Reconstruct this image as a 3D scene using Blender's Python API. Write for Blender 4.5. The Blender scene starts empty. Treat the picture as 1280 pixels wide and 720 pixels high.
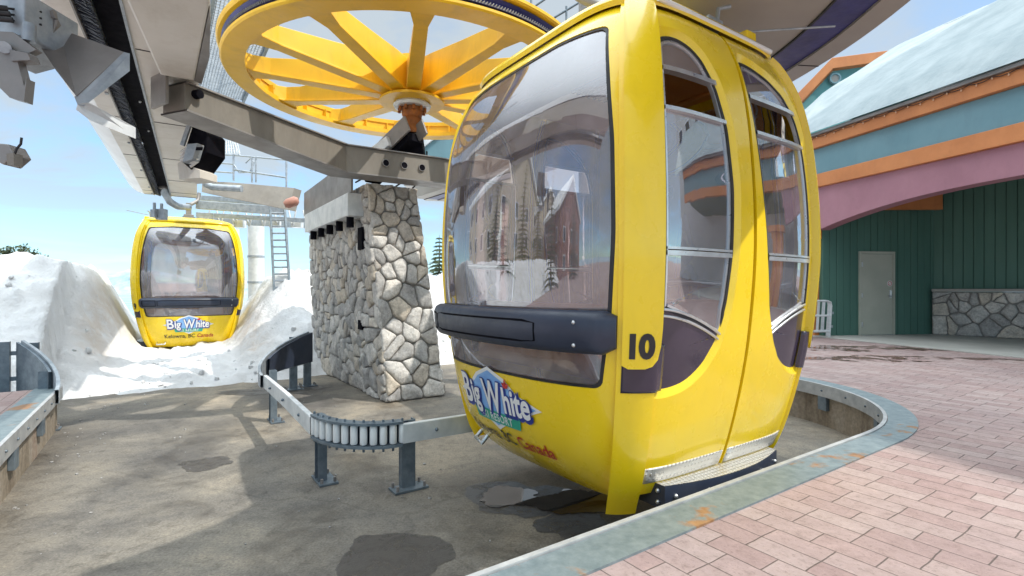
import bpy, bmesh, math, random
from mathutils import Vector, Matrix, noise
R = math.radians
random.seed(7)
scene = bpy.context.scene
COL = scene.collection
CAMZ = 1.2
HOR = 362.0
DX, DY = math.sin(R(55.6)), math.cos(R(55.6))     # d axis (along the platform edge); e axis is (-DY, DX)

def W(s, n, z=0.0):
    return Vector((s*DX - n*DY, s*DY + n*DX, z))

def PX(x, y, Y):
    return Vector(((x-640)/640*Y, Y, CAMZ-(y-HOR)/640*Y))

# ------------------------------------------------------------------ materials
def mat(name):
    m = bpy.data.materials.new(name); m.use_nodes = True
    nt = m.node_tree
    return m, nt, nt.nodes['Principled BSDF']

def N(nt, kind, **kw):
    n = nt.nodes.new(kind)
    for k, v in kw.items():
        if k.startswith('i_'):
            n.inputs[k[2:].replace('_', ' ')].default_value = v
        else:
            setattr(n, k, v)
    return n

def L(nt, a, b): nt.links.new(a, b)

def ramp(nt, fac, stops):
    r = nt.nodes.new('ShaderNodeValToRGB')
    el = r.color_ramp.elements
    while len(el) > 1: el.remove(el[-1])
    el[0].position = stops[0][0]; el[0].color = (*stops[0][1], 1)
    for p, c in stops[1:]:
        e = el.new(p); e.color = (*c, 1)
    L(nt, fac, r.inputs[0])
    return r

def coords(nt, scale=(1, 1, 1), rot=(0, 0, 0), loc=(0, 0, 0)):
    tc = nt.nodes.new('ShaderNodeTexCoord'); mp = nt.nodes.new('ShaderNodeMapping')
    mp.inputs['Scale'].default_value = scale; mp.inputs['Rotation'].default_value = rot
    mp.inputs['Location'].default_value = loc
    L(nt, tc.outputs['Object'], mp.inputs[0])
    return mp.outputs[0]

def noise_n(nt, vec, scale, detail=5, rough=.6, dist=0.0):
    n = N(nt, 'ShaderNodeTexNoise'); n.inputs['Scale'].default_value = scale
    n.inputs['Detail'].default_value = detail; n.inputs['Roughness'].default_value = rough
    n.inputs['Distortion'].default_value = dist
    L(nt, vec, n.inputs['Vector'])
    return n

def bump(nt, height, strength, distance, bsdf, chain=None):
    b = N(nt, 'ShaderNodeBump'); b.inputs['Strength'].default_value = strength
    b.inputs['Distance'].default_value = distance
    L(nt, height, b.inputs['Height'])
    if chain: L(nt, chain.outputs[0], b.inputs['Normal'])
    L(nt, b.outputs[0], bsdf.inputs['Normal'])
    return b

def mixc(nt, fac, a, b, blend='MIX'):
    m = N(nt, 'ShaderNodeMix', data_type='RGBA', blend_type=blend)
    if isinstance(fac, (int, float)): m.inputs[0].default_value = fac
    else: L(nt, fac, m.inputs[0])
    for i, v in ((6, a), (7, b)):
        if isinstance(v, tuple): m.inputs[i].default_value = (*v, 1)
        else: L(nt, v, m.inputs[i])
    return m.outputs[2]

def surf(name, c1, c2, rough=(.5, .7), scale=3.0, metal=0.0, bstr=.15, bscale=40, bdist=.01, coat=0.0, spec=.5, lo=.35, hi=.65, stretch=(1, 1, 1)):
    m, nt, b = mat(name)
    v = coords(nt, stretch)
    n1 = noise_n(nt, v, scale, 7, .62)
    r = ramp(nt, n1.outputs[0], [(lo, c1), (hi, c2)])
    L(nt, r.outputs[0], b.inputs['Base Color'])
    n2 = noise_n(nt, v, scale*3.1, 4, .6)
    mr = N(nt, 'ShaderNodeMapRange'); mr.inputs[1].default_value = .3; mr.inputs[2].default_value = .7
    mr.inputs[3].default_value = rough[0]; mr.inputs[4].default_value = rough[1]
    L(nt, n2.outputs[0], mr.inputs[0]); L(nt, mr.outputs[0], b.inputs['Roughness'])
    b.inputs['Metallic'].default_value = metal
    b.inputs['Coat Weight'].default_value = coat; b.inputs['Coat Roughness'].default_value = .06
    b.inputs['Specular IOR Level'].default_value = spec
    if bstr:
        n3 = noise_n(nt, v, bscale, 5, .6)
        bump(nt, n3.outputs[0], bstr, bdist, b)
    return m

M = {}
M['yellow'] = surf('cabin_yellow', (.86, .60, .006), (.90, .635, .010), (.22, .34), 1.4, coat=.55, bstr=.03, bscale=3, bdist=.02)
def grime(m, col, amount):
    nt = m.node_tree; b = nt.nodes['Principled BSDF']; src = b.inputs['Base Color'].links[0].from_socket
    v = coords(nt, (1, 1, .35)); n1 = noise_n(nt, v, 2.6, 9, .72, .5); n2 = noise_n(nt, coords(nt), 34, 5, .75)
    r1 = ramp(nt, n1.outputs[0], [(.50, (0, 0, 0)), (.72, (1, 1, 1))]); r2 = ramp(nt, n2.outputs[0], [(.62, (0, 0, 0)), (.70, (1, 1, 1))])
    a = N(nt, 'ShaderNodeMath', operation='MULTIPLY_ADD'); L(nt, r1.outputs[0], a.inputs[0]); a.inputs[1].default_value = amount
    k = N(nt, 'ShaderNodeMath', operation='MULTIPLY'); L(nt, r2.outputs[0], k.inputs[0]); k.inputs[1].default_value = amount*.5; L(nt, k.outputs[0], a.inputs[2])
    L(nt, mixc(nt, a.outputs[0], src, col), b.inputs['Base Color'])
grime(M['yellow'], (.42, .30, .04), .16)
M['wheel_yellow'] = surf('wheel_yellow', (.74, .42, .012), (.82, .48, .018), (.35, .5), 2.0, bstr=.05, bscale=8)
M['dark_gloss'] = surf('dark_gloss', (.028, .022, .04), (.04, .03, .055), (.14, .24), 3, coat=.4, bstr=.02, bscale=5)
M['rubber_navy'] = surf('bumper_rubber', (.018, .026, .048), (.028, .038, .066), (.34, .5), 4, bstr=.05, bscale=60)
M['rubber'] = surf('black_rubber', (.010, .010, .012), (.022, .022, .026), (.5, .7), 5)
M['seal'] = surf('door_seal', (.03, .012, .01), (.06, .025, .02), (.5, .7), 5)
M['black'] = surf('deep_black', (.003, .003, .006), (.006, .006, .010), (.8, .95), 5, spec=.1)
M['alu'] = surf('brushed_aluminium', (.62, .64, .66), (.74, .76, .78), (.25, .4), 6, metal=.85)
M['galv'] = surf('galvanised_steel', (.27, .31, .35), (.42, .46, .50), (.42, .6), 9, metal=.45, bstr=.08, bscale=60)
M['galv_dark'] = surf('dark_galvanised_steel', (.12, .155, .19), (.2, .245, .28), (.42, .6), 9, metal=.45, bstr=.08, bscale=60)
M['steel_white'] = surf('pale_steel', (.55, .58, .60), (.72, .74, .75), (.4, .6), 5, metal=.2)
M['rail_grey'] = surf('dull_rail_steel', (.36, .37, .38), (.50, .51, .51), (.4, .6), 7, metal=.3, bstr=.06, bscale=50)
M['beam'] = surf('weathered_beam', (.15, .135, .115), (.235, .215, .185), (.55, .75), 1.3, bstr=.12, bscale=20, stretch=(1, 1, .35))
M['panel'] = surf('fairing_panel', (.60, .57, .515), (.70, .675, .63), (.4, .55), .9, bstr=.04, bscale=3, stretch=(1, 1, 1))
M['panel_grey'] = surf('canopy_panel', (.30, .28, .26), (.37, .35, .325), (.4, .55), .8, bstr=.05, bscale=3)
M['fairing'] = surf('white_fairing', (.66, .67, .68), (.78, .79, .80), (.35, .5), 1.5, bstr=.04, bscale=4)
M['blue_strip'] = surf('blue_strip', (.014, .016, .11), (.026, .03, .18), (.3, .45), 4)
M['folded'] = surf('folded_steel', (.20, .19, .185), (.29, .275, .265), (.4, .6), 1.8, metal=.35, bstr=.05, bscale=10)
M['rust'] = surf('rusty_hub', (.16, .045, .010), (.40, .13, .02), (.5, .8), 6, bstr=.3, bscale=30)
M['rope'] = surf('steel_rope', (.16, .15, .14), (.30, .28, .26), (.4, .6), 30, metal=.5)
M['motor'] = surf('dull_red_motor', (.36, .17, .13), (.44, .22, .17))
M['orange_trim'] = surf('orange_trim', (.50, .175, .055), (.60, .225, .075), (.5, .65), 1.5, bstr=.06, bscale=20)
M['blue_trim'] = surf('blue_trim', (.125, .245, .29), (.155, .28, .325), (.5, .65), 1.2, bstr=.05, bscale=15)
M['teal'] = surf('teal_gable', (.09, .27, .28), (.12, .32, .33), (.5, .65), 1.2)
M['mauve'] = surf('mauve_beam', (.33, .15, .19), (.39, .185, .225), (.5, .65), 1.0)
M['green'] = surf('green_siding', (.060, .145, .115), (.080, .178, .142), (.55, .7), 1.4, bstr=.12, bscale=25, stretch=(1, 1, .15))
M['door'] = surf('grey_door', (.40, .405, .34), (.46, .46, .39), (.4, .55), 1.5, bstr=.03)
M['red_mark'] = surf('red_mark', (.5, .03, .04), (.6, .05, .06))
M['white'] = surf('white_paint', (.74, .74, .73), (.82, .82, .81), (.4, .55), 3)
M['mortar'] = surf('mortar', (.17, .165, .155), (.29, .275, .26), (.85, .95), 12, bstr=.5, bscale=60)
M['bulb'] = surf('bulb_glass', (.60, .36, .22), (.68, .44, .28), (.15, .25), 5)
M['seat'] = surf('seat_orange', (.66, .28, .03), (.76, .36, .05), (.4, .6), 4)
M['liner'] = surf('headliner', (.70, .30, .06), (.78, .36, .08), (.5, .7), 1.5)
M['logo_blue'] = surf('logo_blue', (.16, .36, .72), (.25, .48, .82), (.35, .45), 6, bstr=0)
M['logo_navy'] = surf('logo_navy', (.012, .03, .22), (.02, .045, .30), (.35, .45), 6, bstr=0)
M['logo_green'] = surf('logo_green', (.02, .34, .22), (.03, .38, .26), (.35, .45), 6, bstr=0)
M['ink'] = surf('number_ink', (.018, .016, .02), (.03, .028, .03), (.4, .5), 6, bstr=0)
M['ink_red'] = surf('ink_red', (.45, .02, .015), (.5, .03, .02), (.4, .5), 6, bstr=0)
M['bark'] = surf('bark', (.07, .045, .03), (.13, .09, .06), (.8, .9), 8, bstr=.5)
M['needles'] = surf('needles', (.018, .045, .018), (.055, .095, .04), (.7, .85), 2.5, bstr=0)
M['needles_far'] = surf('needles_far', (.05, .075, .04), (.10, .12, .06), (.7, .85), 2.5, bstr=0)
M['wall_beige'] = surf('beige_stucco', (.50, .43, .33), (.58, .50, .40), (.7, .8), 2)
M['wall_pale'] = surf('pale_stucco', (.55, .56, .56), (.62, .63, .63), (.7, .8), 2)
M['wall_red'] = surf('red_brown_wall', (.20, .085, .06), (.26, .12, .085), (.7, .8), 2)
M['win_dark'] = surf('dark_window', (.03, .04, .05), (.05, .06, .075), (.05, .1), 2, bstr=0)
M['roof_snow'] = surf('grey_roof_snow', (.27, .325, .345), (.37, .42, .435), (.7, .85), 1.6, bstr=.5, bscale=5, bdist=.05, stretch=(1, 1, .6))  # blue-grey tones, darker than the ground snow
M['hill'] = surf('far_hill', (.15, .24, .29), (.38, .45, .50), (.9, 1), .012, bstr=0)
M['slab'] = surf('concrete_slab', (.34, .335, .31), (.43, .42, .39), (.6, .8), 1.2, bstr=.1, bscale=40)

def m_diamond():
    m, nt, b = mat('tread_plate')
    v = coords(nt, (1, 1, 1))
    b.inputs['Base Color'].default_value = (.62, .61, .58, 1); b.inputs['Metallic'].default_value = .7
    b.inputs['Roughness'].default_value = .38
    a = N(nt, 'ShaderNodeTexBrick'); 
    mp = N(nt, 'ShaderNodeMapping'); mp.inputs['Rotation'].default_value = (0, 0, R(45)); mp.inputs['Scale'].default_value = (26, 26, 26)
    tc = N(nt, 'ShaderNodeTexCoord'); L(nt, tc.outputs['Object'], mp.inputs[0])
    ck = N(nt, 'ShaderNodeTexVoronoi'); ck.inputs['Scale'].default_value = 1.0; ck.inputs['Randomness'].default_value = .12
    mp.inputs['Scale'].default_value = (42, 20, 30)
    L(nt, mp.outputs[0], ck.inputs['Vector'])
    r = ramp(nt, ck.outputs['Distance'], [(.22, (1, 1, 1)), (.36, (0, 0, 0))])
    L(nt, r.outputs[0], b.inputs['Roughness'])
    mr = N(nt, 'ShaderNodeMapRange'); mr.inputs[3].default_value = .5; mr.inputs[4].default_value = .25
    L(nt, r.outputs[0], mr.inputs[0]); L(nt, mr.outputs[0], b.inputs['Roughness'])
    bump(nt, r.outputs[0], .9, .006, b)
    return m
M['tread'] = m_diamond()

def m_glass(name, tint, refl_ior, rough=.0, refl_veil=0.0):
    m = bpy.data.materials.new(name); m.use_nodes = True
    nt = m.node_tree; nt.nodes.clear()
    out = N(nt, 'ShaderNodeOutputMaterial')
    tr = N(nt, 'ShaderNodeBsdfTransparent'); tr.inputs[0].default_value = (*tint, 1)
    gl = N(nt, 'ShaderNodeBsdfGlossy'); gl.inputs['Roughness'].default_value = rough
    gl.inputs['Color'].default_value = (.95, .96, 1, 1)
    fr = N(nt, 'ShaderNodeFresnel'); fr.inputs['IOR'].default_value = refl_ior
    mx = N(nt, 'ShaderNodeMixShader')
    L(nt, fr.outputs[0], mx.inputs[0]); L(nt, tr.outputs[0], mx.inputs[1]); L(nt, gl.outputs[0], mx.inputs[2])
    last = mx
    if refl_veil:
        df = N(nt, 'ShaderNodeBsdfDiffuse'); df.inputs[0].default_value = (.74, .69, .78, 1)  # lilac diffuse veil painting in the reflected sky and snow
        m2 = N(nt, 'ShaderNodeMixShader'); 
        nz = noise_n(nt, coords(nt), 4, 5, .6)
        mr = N(nt, 'ShaderNodeMapRange'); mr.inputs[1].default_value = .4; mr.inputs[2].default_value = .75
        mr.inputs[3].default_value = refl_veil*.4; mr.inputs[4].default_value = refl_veil
        L(nt, nz.outputs[0], mr.inputs[0]); L(nt, mr.outputs[0], m2.inputs[0])
        L(nt, mx.outputs[0], m2.inputs[1]); L(nt, df.outputs[0], m2.inputs[2]); last = m2
    L(nt, last.outputs[0], out.inputs[0])
    return m
M['glass_end'] = m_glass('tinted_end_glass', (.74, .62, .58), 2.75, .0, .19)
M['glass_door'] = m_glass('door_glass', (.66, .66, .74), 4.2, .0, .13)

def m_asphalt():
    m, nt, b = mat('pit_asphalt')
    v = coords(nt)
    big = noise_n(nt, v, .35, 6, .62, .6)
    mid = noise_n(nt, v, 1.6, 8, .68, .5)
    fine = noise_n(nt, v, 60, 4, .7)
    c1 = ramp(nt, big.outputs[0], [(.36, (.115, .11, .106)), (.5, (.20, .185, .162)), (.64, (.31, .27, .215))])
    c2 = ramp(nt, mid.outputs[0], [(.30, (.42, .39, .36)), (.42, (.74, .72, .69)), (.52, (1, .99, .97)), (.7, (1.15, 1.12, 1.05))])
    c = mixc(nt, 1.0, c1.outputs[0], c2.outputs[0], 'MULTIPLY')
    c3 = ramp(nt, fine.outputs[0], [(.3, (.62, .62, .62)), (.7, (1.28, 1.27, 1.25))])
    nm = noise_n(nt, v, 11, 6, .75, .6); c4 = ramp(nt, nm.outputs[0], [(.32, (.70, .68, .66)), (.48, (1, 1, 1)), (.72, (1.16, 1.14, 1.1))]); c = mixc(nt, 1.0, c, c4.outputs[0], 'MULTIPLY')
    c = mixc(nt, 1.0, c, c3.outputs[0], 'MULTIPLY')
    # cracks
    vo = N(nt, 'ShaderNodeTexVoronoi', feature='DISTANCE_TO_EDGE'); vo.inputs['Scale'].default_value = .38
    vd = mixc(nt, .12, v, noise_n(nt, v, 3, 4).outputs['Color'])
    L(nt, vd, vo.inputs['Vector'])
    ck = ramp(nt, vo.outputs['Distance'], [(.0, (.45, .43, .4)), (.006, (1, 1, 1))])
    c = mixc(nt, .28, c, mixc(nt, 1.0, c, ck.outputs[0], 'MULTIPLY'))
    L(nt, c, b.inputs['Base Color'])
    rr = ramp(nt, mid.outputs[0], [(.30, (.35,)*3), (.5, (.88,)*3)])
    L(nt, rr.outputs[0], b.inputs['Roughness'])
    b1 = bump(nt, fine.outputs[0], .5, .006, b)
    bump(nt, mid.outputs[0], .3, .03, b, b1)
    return m
M['asphalt'] = m_asphalt()

def m_brick():
    m, nt, b = mat('brick_pavers')
    v = coords(nt, (1, 1, 1), (0, 0, R(55.6)))
    wob = noise_n(nt, v, 2.2, 3)
    vv = mixc(nt, .03, v, wob.outputs['Color'])
    br = N(nt, 'ShaderNodeTexBrick', offset=.42, offset_frequency=3)
    br.inputs['Scale'].default_value = 1.0; br.inputs['Brick Width'].default_value = .262
    br.inputs['Row Height'].default_value = .138; br.inputs['Mortar Size'].default_value = .0032
    br.inputs['Mortar Smooth'].default_value = .35; br.inputs['Bias'].default_value = 0
    br.inputs['Color1'].default_value = (.295, .212, .205, 1); br.inputs['Color2'].default_value = (.36, .292, .28, 1)
    br.inputs['Mortar'].default_value = (.125, .098, .09, 1)
    L(nt, vv, br.inputs['Vector'])
    n1 = noise_n(nt, v, 13, 8, .74)
    g = ramp(nt, n1.outputs[0], [(.28, (.62, .60, .59)), (.45, (.95, .94, .93)), (.55, (1, 1, 1)), (.75, (1.28, 1.25, 1.2))])
    c = mixc(nt, 1, br.outputs['Color'], g.outputs[0], 'MULTIPLY')
    n4 = noise_n(nt, v, .7, 4, .6)
    g4 = ramp(nt, n4.outputs[0], [(.3, (.86, .84, .85)), (.7, (1.12, 1.08, 1.05))])
    c = mixc(nt, 1, c, g4.outputs[0], 'MULTIPLY')
    n5 = noise_n(nt, v, 45, 4, .7)
    g5 = ramp(nt, n5.outputs[0], [(.34, (.62, .6, .58)), (.45, (1, 1, 1))])
    c = mixc(nt, .6, c, mixc(nt, 1, c, g5.outputs[0], 'MULTIPLY'))
    L(nt, c, b.inputs['Base Color']); b.inputs['Roughness'].default_value = .85
    inv = N(nt, 'ShaderNodeMath', operation='SUBTRACT'); inv.inputs[0].default_value = 1; L(nt, br.outputs['Fac'], inv.inputs[1])
    b1 = bump(nt, inv.outputs[0], .9, .012, b)
    b2 = bump(nt, n1.outputs[0], .5, .012, b, b1)
    bump(nt, n5.outputs[0], .4, .004, b, b2)
    return m
M['brick'] = m_brick()

def m_curb():
    m, nt, b = mat('curb_plate')
    v = coords(nt)
    n1 = noise_n(nt, v, 1.3, 7, .65, .4); n2 = noise_n(nt, v, 14, 6, .7)
    c = ramp(nt, n2.outputs[0], [(.3, (.155, .205, .225)), (.7, (.27, .325, .345))])
    rs = ramp(nt, n1.outputs[0], [(.58, (0, 0, 0)), (.63, (1, 1, 1))])
    c2 = ramp(nt, n2.outputs[0], [(.3, (.18, .085, .035)), (.7, (.34, .19, .09))])
    cc = mixc(nt, rs.outputs[0], c.outputs[0], c2.outputs[0])
    L(nt, cc, b.inputs['Base Color'])
    mt = N(nt, 'ShaderNodeMapRange'); mt.inputs[3].default_value = .5; mt.inputs[4].default_value = 0.0
    L(nt, rs.outputs[0], mt.inputs[0]); L(nt, mt.outputs[0], b.inputs['Metallic'])
    b.inputs['Roughness'].default_value = .55
    bump(nt, n2.outputs[0], .15, .004, b)
    return m
M['curb'] = m_curb()

def m_concrete():
    m, nt, b = mat('stained_concrete')
    v = coords(nt); vs = coords(nt, (1, 1, .25))
    n1 = noise_n(nt, vs, 2.2, 7, .65, .3); n2 = noise_n(nt, v, 22, 5, .65)
    c = ramp(nt, n1.outputs[0], [(.3, (.12, .085, .055)), (.48, (.30, .25, .19)), (.62, (.38, .33, .27)), (.78, (.27, .15, .10))])
    g = ramp(nt, n2.outputs[0], [(.3, (.7, .7, .7)), (.7, (1.15, 1.15, 1.15))])
    L(nt, mixc(nt, 1, c.outputs[0], g.outputs[0], 'MULTIPLY'), b.inputs['Base Color'])
    b.inputs['Roughness'].default_value = .85
    bump(nt, n2.outputs[0], .4, .012, b)
    return m
M['concrete'] = m_concrete()

def m_snow():
    m, nt, b = mat('snow')
    v = coords(nt)
    at = N(nt, 'ShaderNodeAttribute', attribute_name='dirt')
    n1 = noise_n(nt, v, 2.5, 8, .68); n2 = noise_n(nt, v, 18, 6, .7); n0 = noise_n(nt, v, .6, 4, .6)
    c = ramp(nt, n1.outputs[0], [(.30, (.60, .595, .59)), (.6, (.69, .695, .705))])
    ad = N(nt, 'ShaderNodeMath', operation='MULTIPLY'); L(nt, at.outputs['Fac'], ad.inputs[0]); 
    rr = ramp(nt, n1.outputs[0], [(.36, (0, 0, 0)), (.56, (1, 1, 1))]); L(nt, rr.outputs[0], ad.inputs[1])
    c = mixc(nt, ad.outputs[0], c.outputs[0], (.42, .31, .21))
    L(nt, c, b.inputs['Base Color']); b.inputs['Roughness'].default_value = .75
    b.inputs['Specular IOR Level'].default_value = .3
    b1 = bump(nt, n1.outputs[0], .75, .10, b)
    bump(nt, n2.outputs[0], .5, .03, b, b1)
    return m
M['snow'] = m_snow()

def m_stone():
    m, nt, b = mat('field_stone')
    v = coords(nt)
    at = N(nt, 'ShaderNodeAttribute', attribute_name='tone')
    n1 = noise_n(nt, v, 5, 8, .68, .4); n2 = noise_n(nt, v, 30, 6, .7); n3 = noise_n(nt, v, 2.2, 4)
    c = ramp(nt, at.outputs['Fac'], [(0, (.33, .325, .32)), (.3, (.50, .485, .465)), (.6, (.60, .58, .55)), (.8, (.54, .48, .40)), (1, (.42, .40, .385))])
    g = ramp(nt, n1.outputs[0], [(.28, (.55, .55, .56)), (.5, (1, 1, 1)), (.72, (1.3, 1.28, 1.25))])
    c = mixc(nt, 1, c.outputs[0], g.outputs[0], 'MULTIPLY')
    g2 = ramp(nt, n2.outputs[0], [(.3, (.68, .67, .66)), (.6, (1.1, 1.1, 1.1))])
    c = mixc(nt, 1, c, g2.outputs[0], 'MULTIPLY')
    L(nt, c, b.inputs['Base Color']); b.inputs['Roughness'].default_value = .85
    b1 = bump(nt, n1.outputs[0], .7, .04, b)
    bump(nt, n2.outputs[0], .5, .012, b, b1)
    return m
M['stone'] = m_stone()

def m_wet(name, col, rough):
    m, nt, b = mat(name)
    v = coords(nt); n1 = noise_n(nt, v, 8, 4)
    r = ramp(nt, n1.outputs[0], [(.35, col), (.65, tuple(min(1, c*1.5) for c in col))])
    L(nt, r.outputs[0], b.inputs['Base Color']); b.inputs['Roughness'].default_value = rough
    b.inputs['IOR'].default_value = 1.45
    return m
M['water'] = m_wet('puddle_water', (.035, .033, .032), .015)
M['water'].node_tree.nodes['Principled BSDF'].inputs['IOR'].default_value = 1.9
def m_damp():
    m, nt, b = mat('damp_ground')
    v = coords(nt); n1 = noise_n(nt, v, 5, 8, .72, .3)
    b.inputs['Base Color'].default_value = (.075, .068, .062, 1); b.inputs['Roughness'].default_value = .4
    r = ramp(nt, n1.outputs[0], [(.30, (.30,)*3), (.52, (.92,)*3)]); L(nt, r.outputs[0], b.inputs['Alpha'])
    bump(nt, noise_n(nt, v, 60, 4, .7).outputs[0], .5, .006, b)
    return m
M['damp'] = m_damp()
def m_film():
    m, nt, b = mat('wet_paving')
    v = coords(nt); n1 = noise_n(nt, v, 3.2, 8, .7, .4)
    b.inputs['Base Color'].default_value = (.19, .105, .08, 1); b.inputs['Roughness'].default_value = .12
    r = ramp(nt, n1.outputs[0], [(.47, (0, 0, 0)), (.54, (1, 1, 1))]); L(nt, r.outputs[0], b.inputs['Alpha'])
    return m
M['wet_brick'] = m_film()

# ------------------------------------------------------------------ mesh builder
class MB:
    def __init__(s): s.v = []; s.f = []; s.attr = None
    def add(s, vs, fs):
        o = len(s.v); s.v += [tuple(p) for p in vs]; s.f += [tuple(i+o for i in f) for f in fs]
    def box(s, c, size, mtx=None):
        x, y, z = (k/2 for k in size)
        P = [Vector((a*x, b*y, d*z)) for a in (-1, 1) for b in (-1, 1) for d in (-1, 1)]
        if mtx is not None: P = [mtx @ p for p in P]
        c = Vector(c)
        s.add([p+c for p in P], [(0, 1, 3, 2), (4, 6, 7, 5), (0, 4, 5, 1), (2, 3, 7, 6), (0, 2, 6, 4), (1, 5, 7, 3)])
    def bar(s, p0, p1, w, h, up=(0, 0, 1)):
        p0, p1 = Vector(p0), Vector(p1); d = (p1-p0).normalized(); up = Vector(up)
        sd = d.cross(up)
        if sd.length < 1e-4: sd = d.cross(Vector((1, 0, 0)))
        sd.normalize(); u = sd.cross(d)
        q = []
        for p in (p0, p1):
            for a, b in ((-1, -1), (1, -1), (1, 1), (-1, 1)): q.append(p+sd*a*w/2+u*b*h/2)
        s.add(q, [(3, 2, 1, 0), (4, 5, 6, 7), (0, 1, 5, 4), (1, 2, 6, 5), (2, 3, 7, 6), (3, 0, 4, 7)])
    def tube(s, pts, r, n=10, cap=True):
        pts = [Vector(p) for p in pts]; rings = []
        pu = None
        for i, p in enumerate(pts):
            d = (pts[min(i+1, len(pts)-1)]-pts[max(i-1, 0)]).normalized()
            if pu is None:
                a = Vector((0, 0, 1)) if abs(d.z) < .9 else Vector((1, 0, 0))
                u = d.cross(a).normalized()
            else:
                u = (pu - d*pu.dot(d)).normalized()
            pu = u; w = d.cross(u)
            rr = r[i] if isinstance(r, (list, tuple)) else r
            rings.append([p+(u*math.cos(2*math.pi*k/n)+w*math.sin(2*math.pi*k/n))*rr for k in range(n)])
        o = []; f = []
        for rg in rings: o += rg
        for i in range(len(pts)-1):
            for k in range(n):
                a, b = i*n+k, i*n+(k+1) % n
                f.append((a, b, b+n, a+n))
        if cap:
            f.append(tuple(range(n))[::-1]); f.append(tuple(range((len(pts)-1)*n, len(pts)*n)))
        s.add(o, f)
    def prism(s, poly, vec):
        vec = Vector(vec); n = len(poly); P = [Vector(p) for p in poly]
        s.add(P+[p+vec for p in P], [tuple(range(n))[::-1], tuple(range(n, 2*n))]+[(i, (i+1) % n, n+(i+1) % n, n+i) for i in range(n)])
    def grid(s, rows, closed=False):
        m = len(rows[0]); o = []; f = []
        for r in rows: o += r
        for i in range(len(rows)-1):
            for k in range(m if closed else m-1):
                a, b = i*m+k, i*m+(k+1) % m
                f.append((a, b, b+m, a+m))
        s.add(o, f)
    def lathe(s, prof, n=24, c=(0, 0, 0), closed=False):
        c = Vector(c)
        rows = [[c+Vector((r*math.cos(2*math.pi*k/n), r*math.sin(2*math.pi*k/n), z)) for k in range(n)] for r, z in prof]
        if closed: rows.append(rows[0])
        s.grid(rows, True)
    def sphere(s, c, r, n=8):
        prof = [(max(1e-4, r*math.sin(math.pi*i/n)), -r*math.cos(math.pi*i/n)) for i in range(n+1)]
        s.lathe(prof, n+2, c)
    def build(s, name, m=None, parent=None, smooth=None, bevel=0, loc=None, rotz=None, seg=2, recalc=True):
        me = bpy.data.meshes.new(name); me.from_pydata(s.v, [], s.f); me.update()
        if recalc:
            bm = bmesh.new(); bm.from_mesh(me); bmesh.ops.recalc_face_normals(bm, faces=bm.faces); bm.to_mesh(me); bm.free()
        if m: me.materials.append(m)
        if smooth is not None:
            me.shade_smooth()
            if smooth < 180: me.set_sharp_from_angle(angle=R(smooth))
        o = bpy.data.objects.new(name, me); COL.objects.link(o)
        if parent: o.parent = parent
        if loc is not None: o.location = loc
        if rotz is not None: o.rotation_euler.z = rotz
        if bevel:
            b = o.modifiers.new('bevel', 'BEVEL'); b.width = bevel; b.segments = seg; b.limit_method = 'ANGLE'; b.angle_limit = R(40)
            b.harden_normals = False
        return o

def tag(o, label=None, cat=None, group=None, kind=None):
    if label: o['label'] = label
    if cat: o['category'] = cat
    if group: o['group'] = group
    if kind: o['kind'] = kind
    return o
def thing(name, label, cat, loc=(0, 0, 0), rotz=0, group=None):
    o = bpy.data.objects.new(name, None); COL.objects.link(o)
    o.location = loc; o.rotation_euler = (0, 0, rotz); o.empty_display_size = .1
    return tag(o, label, cat, group)
def copy_tree(o, parent=None):
    c = o.copy(); COL.objects.link(c)
    if parent: c.parent = parent
    for ch in list(o.children): copy_tree(ch, c)
    return c

def interp(tab, z):
    if z <= tab[0][0]: return tab[0][1]
    if z >= tab[-1][0]: return tab[-1][1]
    for i in range(len(tab)-1):
        if tab[i][0] <= z <= tab[i+1][0]:
            x0, y0 = tab[i]; x1, y1 = tab[i+1]
            m0 = (y1-y0)/(x1-x0) if i == 0 else (y1-tab[i-1][1])/(x1-tab[i-1][0])
            m1 = (y1-y0)/(x1-x0) if i == len(tab)-2 else (tab[i+2][1]-y0)/(tab[i+2][0]-x0)
            h = x1-x0; t = (z-x0)/h
            return (2*t**3-3*t**2+1)*y0+(t**3-2*t**2+t)*h*m0+(-2*t**3+3*t**2)*y1+(t**3-t**2)*h*m1

# ------------------------------------------------------------------ gondola cabin
TB = [(0, .86), (.25, .98), (.65, 1.09), (1.05, 1.16), (1.6, 1.2), (2.2, 1.17), (2.6, 1.105), (2.85, 1.01), (2.98, .92)]
TA = [(0, .98), (.25, 1.05), (.65, 1.115), (1.05, 1.16), (1.6, 1.185), (2.2, 1.155), (2.6, 1.09), (2.85, .985), (2.98, .885)]
TH = [(0, .76), (.06, .85), (.15, .93), (.35, 1.02), (.65, 1.10), (1.05, 1.16), (1.6, 1.185), (2.2, 1.155), (2.6, 1.09), (2.85, .985), (2.98, .885)]
PE = 5.4
TA = [(z, v-.045) for z, v in TA]; TH = [(z, v-.045) for z, v in TH]
def sst(a, b, x):
    t = max(0, min(1, (x-a)/(b-a))); return t*t*(3-2*t)
def P(t, z, off=0.0, T=None):
    T = T or TA
    a, b = interp(T, z), interp(TB, z)
    da = (interp(T, z+.01)-interp(T, z-.01))/.02; db = (interp(TB, z+.01)-interp(TB, z-.01))/.02
    c, s = math.cos(t), math.sin(t)
    x = a*math.copysign(abs(c)**(2/PE), c); y = b*math.copysign(abs(s)**(2/PE), s)
    ux, uy = abs(x)/a, abs(y)/b
    g = Vector((math.copysign(ux**(PE-1), x)/a, math.copysign(uy**(PE-1), y)/b, -ux**PE*da/a-uy**PE*db/b)).normalized()
    return Vector((x, y, z))+g*off
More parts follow.
